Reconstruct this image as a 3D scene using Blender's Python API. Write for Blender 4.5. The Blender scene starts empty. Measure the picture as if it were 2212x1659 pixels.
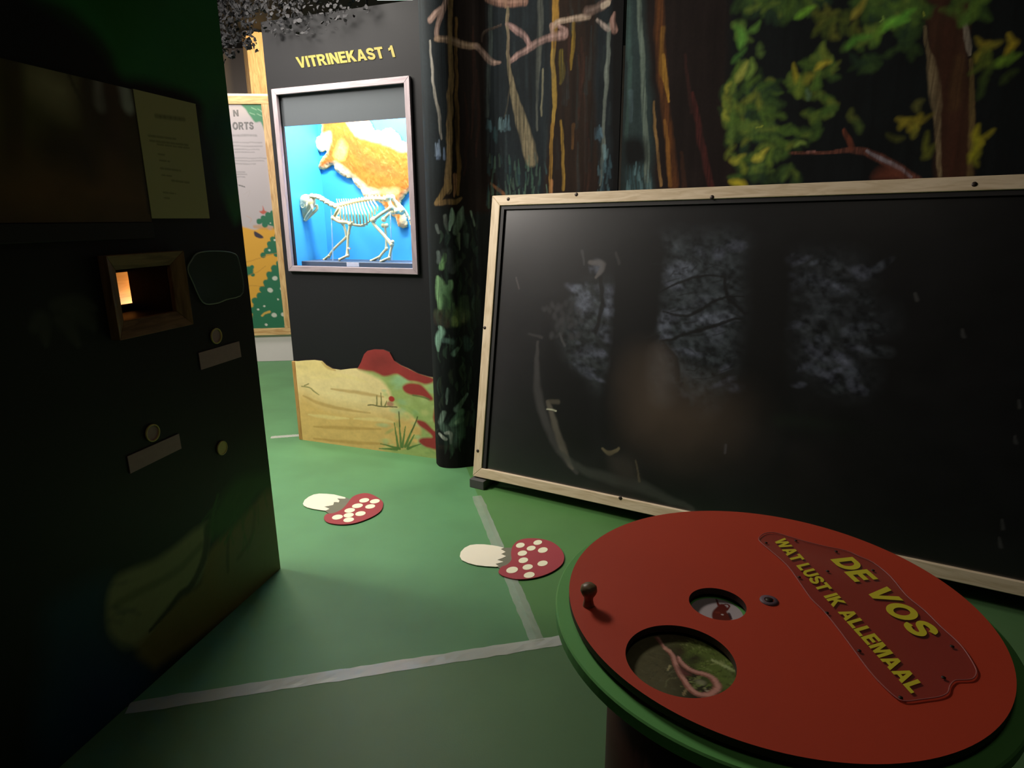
import bpy, bmesh, math, random
import numpy as np
from mathutils import Vector, Matrix

random.seed(7)
RNG = np.random.default_rng(11)
SC = bpy.context.scene
COL = SC.collection

# ------------------------------------------------------------------ camera
F_PX, PITCH, ROLL, CAM_H = 1360.8, 0.2561, 0.0072, 1.5
IMG_CX, IMG_CY = 1106.0, 829.5
_c, _s = math.cos(PITCH), math.sin(PITCH)
_R0 = np.array([1.0, 0, 0]); _D0 = np.array([0, -_s, -_c]); _F0 = np.array([0, _c, -_s])
_R = _R0 * math.cos(ROLL) + _D0 * math.sin(ROLL)
_D = -_R0 * math.sin(ROLL) + _D0 * math.cos(ROLL)
CAM_M = np.stack([_R, _D, _F0]); CAM_C = np.array([0, 0, CAM_H])
cam_data = bpy.data.cameras.new('camera')
cam = bpy.data.objects.new('camera', cam_data); COL.objects.link(cam)
cam_data.sensor_fit = 'HORIZONTAL'; cam_data.sensor_width = 36.0
cam_data.lens = 36.0 * F_PX / 2212.0
cam_data.clip_start = 0.02; cam_data.clip_end = 60
cam.matrix_world = Matrix(((_R[0], -_D[0], -_F0[0], 0), (_R[1], -_D[1], -_F0[1], 0), (_R[2], -_D[2], -_F0[2], CAM_H), (0, 0, 0, 1)))
SC.camera = cam

# ------------------------------------------------------------------ world, exposure
SC.view_settings.view_transform = 'Standard'
SC.view_settings.look = 'None'
SC.view_settings.exposure = 0.0
SC.view_settings.gamma = 1.0
SC.view_settings.use_curve_mapping = False
world = bpy.data.worlds.new('world'); SC.world = world
world.use_nodes = True
world.node_tree.nodes['Background'].inputs[0].default_value = (0.02, 0.02, 0.025, 1)
world.node_tree.nodes['Background'].inputs[1].default_value = 0.3

# ------------------------------------------------------------------ lights of the hall and an added fill
def area_light(name, loc, target, size, size_y, power, color, spread=math.pi):
    d = bpy.data.lights.new(name, 'AREA'); d.shape = 'RECTANGLE'
    d.size = size; d.size_y = size_y; d.energy = power; d.color = color; d.spread = spread
    o = bpy.data.objects.new(name, d); COL.objects.link(o)
    o.location = loc
    o.rotation_euler = (Vector(target) - Vector(loc)).to_track_quat('-Z', 'Y').to_euler()
    return o
area_light('hall_lamp', (-1.3, 3.50, 3.05), (-0.8, 3.3, 0), 0.9, 0.6, 46, (1.0, 0.93, 0.82))
area_light('side_hall_lamp', (-2.9, 2.95, 3.1), (-0.7, 3.9, 0.2), 0.8, 0.6, 105, (1.0, 0.92, 0.84))
area_light('rear_hall_lamp', (-2.9, 5.6, 3.05), (-2.6, 6.3, 0), 0.9, 0.6, 36, (1.0, 0.93, 0.88))
area_light('front_fill_light', (0.1, 0.6, 3.33), (-0.2, 1.6, 0.0), 0.8, 0.8, 2.3, (1.0, 0.88, 0.72))  # added weak fill for the front room, not a real fitting

# ------------------------------------------------------------------ photo measuring helpers
def ray(x, y):
    return np.array([(x - IMG_CX) / F_PX, (y - IMG_CY) / F_PX, 1.0]) @ CAM_M
def on_floor(x, y, z=0.0):
    d = ray(x, y); return CAM_C + d * ((z - CAM_H) / d[2])
def on_plane(x, y, P, n):
    d = ray(x, y); return CAM_C + d * (np.dot(P - CAM_C, n) / np.dot(d, n))
def V3(*a): return np.array(a, float)
def unit(v): return v / np.linalg.norm(v)
Z = V3(0, 0, 1)

# ------------------------------------------------------------------ colour
def s2l(c):
    c = np.asarray(c, float) / 255.0
    return np.where(c <= 0.04045, c / 12.92, ((c + 0.055) / 1.055) ** 2.4)
def rgba(c): return tuple(s2l(c)) + (1.0,)

# ------------------------------------------------------------------ materials (all node based)
def new_mat(name):
    m = bpy.data.materials.new(name); m.use_nodes = True
    nt = m.node_tree; b = nt.nodes['Principled BSDF']
    return m, nt, b
def add_bump(nt, b, fac_socket, strength=0.2, dist=0.01):
    bp = nt.nodes.new('ShaderNodeBump'); bp.inputs['Strength'].default_value = strength
    bp.inputs['Distance'].default_value = dist
    nt.links.new(fac_socket, bp.inputs['Height']); nt.links.new(bp.outputs['Normal'], b.inputs['Normal'])
def paint_mat(name, c, rough=0.55, var=0.12, scale=6.0, bump=0.05, spec=0.5, metal=0.0):
    m, nt, b = new_mat(name)
    tc = nt.nodes.new('ShaderNodeTexCoord')
    n = nt.nodes.new('ShaderNodeTexNoise'); n.inputs['Scale'].default_value = scale; n.inputs['Detail'].default_value = 5
    nt.links.new(tc.outputs['Object'], n.inputs['Vector'])
    mr = nt.nodes.new('ShaderNodeMapRange'); mr.inputs['To Min'].default_value = 1 - var; mr.inputs['To Max'].default_value = 1 + var
    nt.links.new(n.outputs['Fac'], mr.inputs['Value'])
    mx = nt.nodes.new('ShaderNodeVectorMath'); mx.operation = 'SCALE'
    mx.inputs[0].default_value = tuple(s2l(c))
    nt.links.new(mr.outputs['Result'], mx.inputs['Scale'])
    nt.links.new(mx.outputs['Vector'], b.inputs['Base Color'])
    b.inputs['Roughness'].default_value = rough
    b.inputs['Specular IOR Level'].default_value = spec
    b.inputs['Metallic'].default_value = metal
    if bump: add_bump(nt, b, n.outputs['Fac'], bump, 0.005)
    return m
def wood_mat(name, c1, c2, rough=0.5, scale=14.0):
    m, nt, b = new_mat(name)
    at = nt.nodes.new('ShaderNodeAttribute'); at.attribute_name = 'gv'
    mp = nt.nodes.new('ShaderNodeMapping'); mp.inputs['Scale'].default_value = (1.2, 9, 9)
    nt.links.new(at.outputs['Vector'], mp.inputs['Vector'])
    n = nt.nodes.new('ShaderNodeTexNoise'); n.inputs['Scale'].default_value = scale * 0.35; n.inputs['Detail'].default_value = 6
    n.inputs['Distortion'].default_value = 1.2
    nt.links.new(mp.outputs['Vector'], n.inputs['Vector'])
    cr = nt.nodes.new('ShaderNodeValToRGB')
    cr.color_ramp.elements[0].position = 0.36; cr.color_ramp.elements[0].color = rgba(c2)
    cr.color_ramp.elements[1].position = 0.62; cr.color_ramp.elements[1].color = rgba(c1)
    nt.links.new(n.outputs['Fac'], cr.inputs['Fac'])
    nt.links.new(cr.outputs['Color'], b.inputs['Base Color'])
    b.inputs['Roughness'].default_value = rough
    add_bump(nt, b, n.outputs['Fac'], 0.1, 0.003)
    return m
def colour_mat(name, rough=0.5, spec=0.5, grain=0.0, grain_scale=60, coat=0.0):
    """artwork: the colour stored on the mesh points"""
    m, nt, b = new_mat(name)
    at = nt.nodes.new('ShaderNodeAttribute'); at.attribute_name = 'Col'
    b.inputs['Roughness'].default_value = rough; b.inputs['Specular IOR Level'].default_value = spec
    b.inputs['Coat Weight'].default_value = coat; b.inputs['Coat Roughness'].default_value = 0.12
    if grain:
        tc = nt.nodes.new('ShaderNodeTexCoord')
        n = nt.nodes.new('ShaderNodeTexNoise'); n.inputs['Scale'].default_value = grain_scale; n.inputs['Detail'].default_value = 4
        nt.links.new(tc.outputs['Object'], n.inputs['Vector'])
        mr = nt.nodes.new('ShaderNodeMapRange'); mr.inputs['To Min'].default_value = 1 - grain; mr.inputs['To Max'].default_value = 1 + grain
        nt.links.new(n.outputs['Fac'], mr.inputs['Value'])
        mx = nt.nodes.new('ShaderNodeVectorMath'); mx.operation = 'SCALE'
        nt.links.new(at.outputs['Color'], mx.inputs[0]); nt.links.new(mr.outputs['Result'], mx.inputs['Scale'])
        nt.links.new(mx.outputs['Vector'], b.inputs['Base Color'])
        add_bump(nt, b, n.outputs['Fac'], 0.08, 0.004)
    else:
        nt.links.new(at.outputs['Color'], b.inputs['Base Color'])
    return m
def clear_mat(name, tint=(1, 1, 1), haze=0.0, haze_col=(255, 255, 255), rough=0.05, ior=1.45):
    m, nt, b = new_mat(name)
    out = nt.nodes['Material Output']
    b.inputs['Base Color'].default_value = rgba(haze_col); b.inputs['Roughness'].default_value = 0.4
    tr = nt.nodes.new('ShaderNodeBsdfTransparent'); tr.inputs[0].default_value = tuple(tint) + (1,)
    gl = nt.nodes.new('ShaderNodeBsdfGlossy'); gl.inputs['Roughness'].default_value = rough
    fr = nt.nodes.new('ShaderNodeFresnel'); fr.inputs['IOR'].default_value = ior
    mx1 = nt.nodes.new('ShaderNodeMixShader'); mx1.inputs[0].default_value = haze
    nt.links.new(tr.outputs[0], mx1.inputs[1]); nt.links.new(b.outputs[0], mx1.inputs[2])
    mx2 = nt.nodes.new('ShaderNodeMixShader')
    ge = nt.nodes.new('ShaderNodeNewGeometry'); mt = nt.nodes.new('ShaderNodeMath'); mt.operation = 'SUBTRACT'; mt.use_clamp = True
    nt.links.new(fr.outputs[0], mt.inputs[0]); nt.links.new(ge.outputs['Backfacing'], mt.inputs[1])   # only the outer face mirrors
    nt.links.new(mt.outputs[0], mx2.inputs[0]); nt.links.new(mx1.outputs[0], mx2.inputs[1]); nt.links.new(gl.outputs[0], mx2.inputs[2])
    nt.links.new(mx2.outputs[0], out.inputs['Surface'])
    return m
def lamp_mat(name, c, strength):
    m, nt, b = new_mat(name)
    n = nt.nodes.new('ShaderNodeTexNoise'); n.inputs['Scale'].default_value = 3
    b.inputs['Emission Color'].default_value = rgba(c); b.inputs['Emission Strength'].default_value = strength
    return m

M_PINE = wood_mat('pale_pine', (226, 206, 176), (204, 182, 148))
M_PINE_POST = wood_mat('warm_pine_post', (222, 186, 130), (190, 146, 92))
M_OAK = wood_mat('brown_stained_wood', (150, 112, 72), (112, 80, 48))
M_GREYWOOD = wood_mat('greyish_painted_wood', (172, 157, 163), (152, 138, 144))
M_BLACKPAINT = paint_mat('matt_black_paint', (19, 20, 23), 0.7, 0.10, 5, 0.06, 0.3)
M_BLACK = paint_mat('black_timber', (34, 32, 32), 0.6, 0.2, 20, 0.1)
M_BLUE = paint_mat('bright_blue_lining', (56, 158, 218), 0.6, 0.05, 3, 0.02)
M_VALANCE = paint_mat('dark_grey_valance', (84, 86, 92), 0.6, 0.05, 4, 0.02)
M_BONE = paint_mat('aged_ivory_bone', (232, 222, 184), 0.5, 0.1, 40, 0.1)
M_PLINTH = paint_mat('dark_slate_base', (78, 84, 100), 0.45, 0.08, 20, 0.05)
M_CARD = paint_mat('pale_card', (208, 196, 206), 0.7, 0.04, 30, 0.0)
M_RED = paint_mat('red_painted_board', (216, 74, 46), 0.55, 0.05, 5, 0.04)
M_GREENBOARD = paint_mat('green_painted_board', (118, 196, 106), 0.5, 0.08, 8, 0.05)
M_BLOCK = paint_mat('worn_black_block', (74, 74, 72), 0.7, 0.2, 20, 0.1)
M_DRUM = paint_mat('dark_brown_drum', (58, 20, 14), 0.6, 0.15, 10, 0.05)
M_YELLOW = paint_mat('yellow_lettering', (246, 230, 62), 0.5, 0.05, 30, 0.0)
M_YELLOW_DULL = paint_mat('dull_yellow_lettering', (140, 129, 42), 0.6, 0.1, 30, 0.0)
M_BRASS = paint_mat('worn_brown_knob', (136, 112, 82), 0.4, 0.1, 30, 0.0, 0.5, 0.0)
M_STEEL = paint_mat('dull_steel', (120, 98, 108), 0.5, 0.1, 30, 0.0, 0.4, 0.0)
M_SCREW = paint_mat('dark_screw_head', (60, 50, 44), 0.45, 0.1, 60, 0.0, 0.5, 0.5)
M_ACRYLIC = clear_mat('clear_acrylic_plaque', (0.90, 0.87, 0.87), 0.03, (230, 200, 200), 0.12)
M_ACRYLIC_DIM = clear_mat('clear_acrylic_cover', (0.80, 0.84, 0.80), 0.10, (120, 150, 120), 0.15)
M_GLASS = clear_mat('vitrine_glass', (0.96, 0.98, 0.98), 0.0, (255, 255, 255), 0.02)
M_ROD = clear_mat('clear_plastic_rod', (0.8, 0.9, 0.95), 0.25, (230, 245, 255), 0.1)
M_TAPE = clear_mat('clear_packing_tape', (0.9, 0.95, 0.9), 0.62, (220, 224, 214), 0.25)
M_TAPE2 = clear_mat('thin_clear_tape', (0.9, 0.95, 0.9), 0.32, (205, 212, 200), 0.25)
M_CREAM = paint_mat('cream_vinyl', (236, 230, 206), 0.5, 0.03, 10, 0.0)
M_CAP = paint_mat('crimson_vinyl', (156, 54, 62), 0.5, 0.05, 8, 0.0)
M_GILL = paint_mat('grey_brown_vinyl', (112, 112, 92), 0.6, 0.1, 8, 0.0)
M_SPOT = paint_mat('pale_yellow_vinyl', (240, 238, 204), 0.5, 0.03, 10, 0.0)
M_WHITEPANEL = paint_mat('white_panel_paint', (214, 206, 204), 0.6, 0.04, 4, 0.02)
M_LABEL = paint_mat('faded_pink_label', (184, 148, 152), 0.6, 0.12, 60, 0.0)
M_TAN = paint_mat('tan_wood_rim', (226, 200, 124), 0.5, 0.1, 20, 0.0)
M_PINKWALL = paint_mat('pale_lilac_wall', (206, 184, 204), 0.7, 0.04, 3, 0.02)  # unseen wall, lilac chosen for its purple reflection in the night print
M_WALL = paint_mat('grey_hall_wall', (120, 112, 104), 0.7, 0.06, 3, 0.03)
M_DARKWALL = paint_mat('dark_hall_wall', (40, 40, 42), 0.75, 0.06, 3, 0.03)
M_ART = colour_mat('painted_artwork', 0.55, 0.4, 0.08, 50)
M_MURAL = colour_mat('matt_mural_paint', 0.85, 0.2, 0.25, 70)
M_PRINT = colour_mat('glossy_photo_print', 0.38, 0.5, 0.0)
M_NIGHT = colour_mat('large_night_print', 0.34, 0.9, 0.0, 60, 0.7)
M_POSTER = colour_mat('satin_poster_print', 0.5, 0.4)
M_FUR = colour_mat('fox_fur', 0.85, 0.15, 0.25, 90)
M_NET = paint_mat('dark_net_foliage', (46, 46, 48), 0.85, 0.4, 9, 0.1, 0.2)
M_LED = lamp_mat('led_strip_glow', (255, 250, 240), 4)

# ------------------------------------------------------------------ mesh builder
class MB:
    def __init__(self): self.v = []; self.f = []; self.g = []; self.col = None
    def add(self, v, f, g=None):
        o = len(self.v)
        v = [tuple(map(float, p)) for p in v]
        self.v += v; self.f += [tuple(i + o for i in q) for q in f]
        self.g += [tuple(map(float, p)) for p in (g if g is not None else v)]
        return self
    def box(self, O, ax, lo, hi, off=(0, 0, 0)):
        """box in the frame O + a*ax0 + b*ax1 + c*ax2"""
        L = [(a, b, c) for c in (lo[2], hi[2]) for b in (lo[1], hi[1]) for a in (lo[0], hi[0])]
        v = [O + a * ax[0] + b * ax[1] + c * ax[2] for a, b, c in L]
        ln = [abs(h - l) for l, h in zip(lo, hi)]; k = int(np.argmax(ln))
        order = [k] + [i for i in range(3) if i != k]
        g = [tuple(q[i] + off[i] for i in order) for q in L]
        return self.add(v, [(0, 2, 3, 1), (4, 5, 7, 6), (0, 1, 5, 4), (2, 6, 7, 3), (0, 4, 6, 2), (1, 3, 7, 5)], g)
    def prism(self, pts, n):
        """pts: 3D polygon; n: extrusion vector"""
        k = len(pts); v = [np.array(p) for p in pts] + [np.array(p) + n for p in pts]
        f = [tuple(range(k - 1, -1, -1)), tuple(range(k, 2 * k))] + [(i, (i + 1) % k, k + (i + 1) % k, k + i) for i in range(k)]
        return self.add(v, f)
    def tube(self, P, r, seg=10, cap=True):
        P = [np.array(p, float) for p in P]; n = len(P)
        r = list(r) if hasattr(r, '__len__') else [r] * n
        T = [unit(P[min(i + 1, n - 1)] - P[max(i - 1, 0)]) for i in range(n)]
        a = V3(0, 0, 1) if abs(T[0][2]) < 0.9 else V3(1, 0, 0)
        N = unit(np.cross(T[0], a)); v = []
        for i in range(n):
            N = unit(N - T[i] * np.dot(N, T[i])); B = np.cross(T[i], N)
            for k in range(seg):
                t = 2 * math.pi * k / seg; v.append(P[i] + r[i] * (math.cos(t) * N + math.sin(t) * B))
        f = [(i * seg + k, i * seg + (k + 1) % seg, (i + 1) * seg + (k + 1) % seg, (i + 1) * seg + k) for i in range(n - 1) for k in range(seg)]
        if cap: f += [tuple(range(seg - 1, -1, -1)), tuple(range((n - 1) * seg, n * seg))]
        return self.add(v, f)
    def lathe(self, C, prof, axis=Z, seg=48, closed=False):
        """prof: list of (radius, height)"""
        axis = unit(axis); a = V3(0, 0, 1) if abs(axis[2]) < 0.9 else V3(1, 0, 0)
        N = unit(np.cross(axis, a)); B = np.cross(axis, N); v = []; n = len(prof)
        for rr, h in prof:
            for k in range(seg):
                t = 2 * math.pi * k / seg; v.append(C + axis * h + max(rr, 1e-5) * (math.cos(t) * N + math.sin(t) * B))
        m = n if closed else n - 1
        f = [(i * seg + k, i * seg + (k + 1) % seg, ((i + 1) % n) * seg + (k + 1) % seg, ((i + 1) % n) * seg + k) for i in range(m) for k in range(seg)]
        return self.add(v, f)
    def sphere(self, C, rx, ax=None, seg=14, rings=8):
        ax = ax if ax is not None else np.eye(3); v = []
        rx = rx if hasattr(rx, '__len__') else (rx, rx, rx)
        for i in range(rings + 1):
            p = math.pi * i / rings
            for k in range(seg):
                t = 2 * math.pi * k / seg
                q = (max(math.sin(p), 1e-4) * math.cos(t) * rx[0], max(math.sin(p), 1e-4) * math.sin(t) * rx[1], math.cos(p) * rx[2])
                v.append(C + q[0] * ax[0] + q[1] * ax[1] + q[2] * ax[2])
        f = [(i * seg + k, (i + 1) * seg + k, (i + 1) * seg + (k + 1) % seg, i * seg + (k + 1) % seg) for i in range(rings) for k in range(seg)]
        return self.add(v, f)
    def build(self, name, mat, parent=None, smooth=False, bevel=0.0, cols=None):
        base = root_loc(parent) if parent is not None else V3(0, 0, 0)
        me = bpy.data.meshes.new(name)
        me.from_pydata([tuple(np.array(p) - base) for p in self.v], [], self.f)
        at = me.attributes.new('gv', 'FLOAT_VECTOR', 'POINT')
        at.data.foreach_set('vector', np.array(self.g, np.float32).ravel())
        if cols is not None:
            ca = me.attributes.new('Col', 'FLOAT_COLOR', 'POINT')
            c4 = np.ones((len(self.v), 4), np.float32); c4[:, :3] = cols
            ca.data.foreach_set('color', c4.ravel())
        if not cols is not None or len(self.v) < 4000:
            bm = bmesh.new(); bm.from_mesh(me); bmesh.ops.recalc_face_normals(bm, faces=bm.faces); bm.to_mesh(me); bm.free()
        me.materials.append(mat)
        if smooth:
            for p in me.polygons: p.use_smooth = True
        me.update()
        o = bpy.data.objects.new(name, me); COL.objects.link(o)
        if parent is not None: o.parent = parent
        if bevel:
            md = o.modifiers.new('bevel', 'BEVEL'); md.width = bevel; md.segments = 2; md.limit_method = 'ANGLE'
        return o
def root_loc(o):
    while o.parent is not None: o = o.parent
    return np.array(o.location)
def tag(o, label, cat, group=None, kind=None):
    o['label'] = label; o['category'] = cat
    if group: o['group'] = group
    if kind: o['kind'] = kind
    return o
def thing(name, loc, label, cat, group=None):
    o = bpy.data.objects.new(name, None); COL.objects.link(o)
    o.location = tuple(map(float, loc)); o.empty_display_size = 0.05
    return tag(o, label, cat, group)
def struct(o): o['kind'] = 'structure'; return o
def catmull(P, n=8, closed=False):
    P = [np.array(p, float) for p in P]; out = []; m = len(P)
    rng = range(m) if closed else range(m - 1)
    for i in rng:
        if closed: a, b, c, d = P[i - 1], P[i], P[(i + 1) % m], P[(i + 2) % m]
        else: a, b, c, d = P[max(i - 1, 0)], P[i], P[i + 1], P[min(i + 2, m - 1)]
        for k in range(n):
            t = k / n
            out.append(0.5 * (2 * b + (c - a) * t + (2 * a - 5 * b + 4 * c - d) * t * t + (3 * b - a - 3 * c + d) * t ** 3))
    if not closed: out.append(P[-1])
    return out

# ------------------------------------------------------------------ lettering
def arc(cx, cy, rx, ry, a0, a1, n=10):
    return [(cx + rx * math.cos(math.radians(a0 + (a1 - a0) * i / n)), cy + ry * math.sin(math.radians(a0 + (a1 - a0) * i / n))) for i in range(n + 1)]
def ribbon(pts, w):
    P = catmull([np.array(p) for p in pts], 5); L = []; R = []
    for i in range(len(P)):
        t = unit(P[min(i + 1, len(P) - 1)] - P[max(i - 1, 0)]); n = np.array([-t[1], t[0]]); L.append(tuple(P[i] + n * w / 2)); R.append(tuple(P[i] - n * w / 2))
    return L + R[::-1]
S_SPINE = [(.70, .69), (.62, .84), (.42, .90), (.20, .84), (.14, .70), (.24, .57), (.42, .50), (.60, .43), (.68, .29), (.60, .15), (.40, .10), (.18, .16), (.10, .31)]
GLYPH = {
 'V': (.95, [[(0, 1), (.27, 1), (.475, .32), (.68, 1), (.95, 1), (.61, 0), (.34, 0)]]),
 'I': (.27, [[(0, 0), (0, 1), (.27, 1), (.27, 0)]]),
 'T': (.80, [[(0, 1), (.8, 1), (.8, .79), (.535, .79), (.535, 0), (.265, 0), (.265, .79), (0, .79)]]),
 'N': (.86, [[(0, 0), (0, 1), (.25, 1), (.61, .42), (.61, 1), (.86, 1), (.86, 0), (.61, 0), (.25, .58), (.25, 0)]]),
 'E': (.74, [[(0, 0), (0, 1), (.73, 1), (.73, .79), (.27, .79), (.27, .62), (.69, .62), (.69, .41), (.27, .41), (.27, .21), (.74, .21), (.74, 0)]]),
 'L': (.70, [[(0, 0), (0, 1), (.27, 1), (.27, .22), (.7, .22), (.7, 0)]]),
 'K': (.92, [[(0, 0), (0, 1), (.27, 1), (.27, .63), (.56, 1), (.89, 1), (.53, .58), (.92, 0), (.60, 0), (.36, .4), (.27, .3), (.27, 0)]]),
 'A': (.96, [[(0, 0), (.35, 1), (.61, 1), (.96, 0), (.69, 0), (.63, .17), (.33, .17), (.27, 0)], [(.39, .37), (.57, .37), (.48, .68)]]),
 'M': (1.06, [[(0, 0), (0, 1), (.36, 1), (.53, .42), (.70, 1), (1.06, 1), (1.06, 0), (.82, 0), (.82, .70), (.63, 0), (.43, 0), (.24, .70), (.24, 0)]]),
 'W': (1.36, [[(0, 1), (.26, 1), (.38, .42), (.55, 1), (.81, 1), (.98, .42), (1.1, 1), (1.36, 1), (1.11, 0), (.84, 0), (.68, .58), (.52, 0), (.25, 0)]]),
 'U': (.86, [[(0, 1)] + arc(.43, .37, .43, .38, 180, 360, 14) + [(.86, 1), (.59, 1)] + arc(.43, .37, .16, .17, 360, 180, 8) + [(.27, 1)]]),
 'R': (.92, [[(0, 0), (0, 1)] + arc(.52, .71, .33, .29, 90, -70, 10) + [(.92, 0), (.61, 0), (.42, .38), (.27, .38), (.27, 0)], [(.27, .80)] + arc(.47, .69, .11, .11, 90, -90, 6) + [(.27, .58)]]),
 'S': (.80, [ribbon(S_SPINE, .23)]),
 'D': (.90, [[(0, 0), (0, 1)] + arc(.42, .5, .48, .5, 90, -90, 14), [(.27, .22), (.27, .78)] + arc(.40, .5, .23, .28, 90, -90, 10)]),
 'O': (1.0, [arc(.5, .5, .5, .52, 0, 360, 30)[:-1], arc(.5, .5, .235, .29, 0, 360, 22)[:-1]]),
 '1': (.56, [[(.5, 0), (.5, 1), (.3, 1), (.22, .86), (.03, .77), (.03, .56), (.14, .6), (.24, .67), (.24, 0)]]),
}
def lettering(body, O, ux, uy, lift, mat, parent, gap=.075):
    """one raised letter after another along the parallelogram O, O+ux, O+uy"""
    W_ = sum((.36 if ch == ' ' else GLYPH[ch][0]) + gap for ch in body) - gap; x = 0.0
    for ch in body:
        if ch == ' ': x += .36 + gap; continue
        gw, loops = GLYPH[ch]; bm = bmesh.new(); ed = []
        for lp in loops:
            vs = [bm.verts.new((p[0], p[1], 0)) for p in lp]; ed += [bm.edges.new((vs[i], vs[(i + 1) % len(vs)])) for i in range(len(vs))]
        bmesh.ops.triangle_fill(bm, use_beauty=True, use_dissolve=False, edges=ed)
        if len(loops) > 1:
            hx, hy = np.mean(loops[1], 0); P_ = loops[1]
            def inside(q, P_=P_):
                r_ = False
                for i in range(len(P_)):
                    a, b = P_[i - 1], P_[i]
                    if (a[1] > q[1]) != (b[1] > q[1]) and q[0] < (b[0] - a[0]) * (q[1] - a[1]) / (b[1] - a[1]) + a[0]: r_ = not r_
                return r_
            bmesh.ops.delete(bm, geom=[f_ for f_ in bm.faces if inside(f_.calc_center_median())], context='FACES_ONLY')
        bm.verts.index_update()
        low = [O + ux * ((x + q.co.x) / W_) + uy * q.co.y for q in bm.verts]; f = [tuple(q.index for q in f_.verts) for f_ in bm.faces]; n = len(low)
        rim = [tuple(q.index for q in e.verts) for e in bm.edges if len(e.link_faces) == 1]; bm.free()
        mb = MB(); mb.add([p + lift for p in low] + low, f + [(a, b, b + n, a + n) for a, b in rim]); mb.build('letter', mat, parent)
        x += gw + gap

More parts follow.
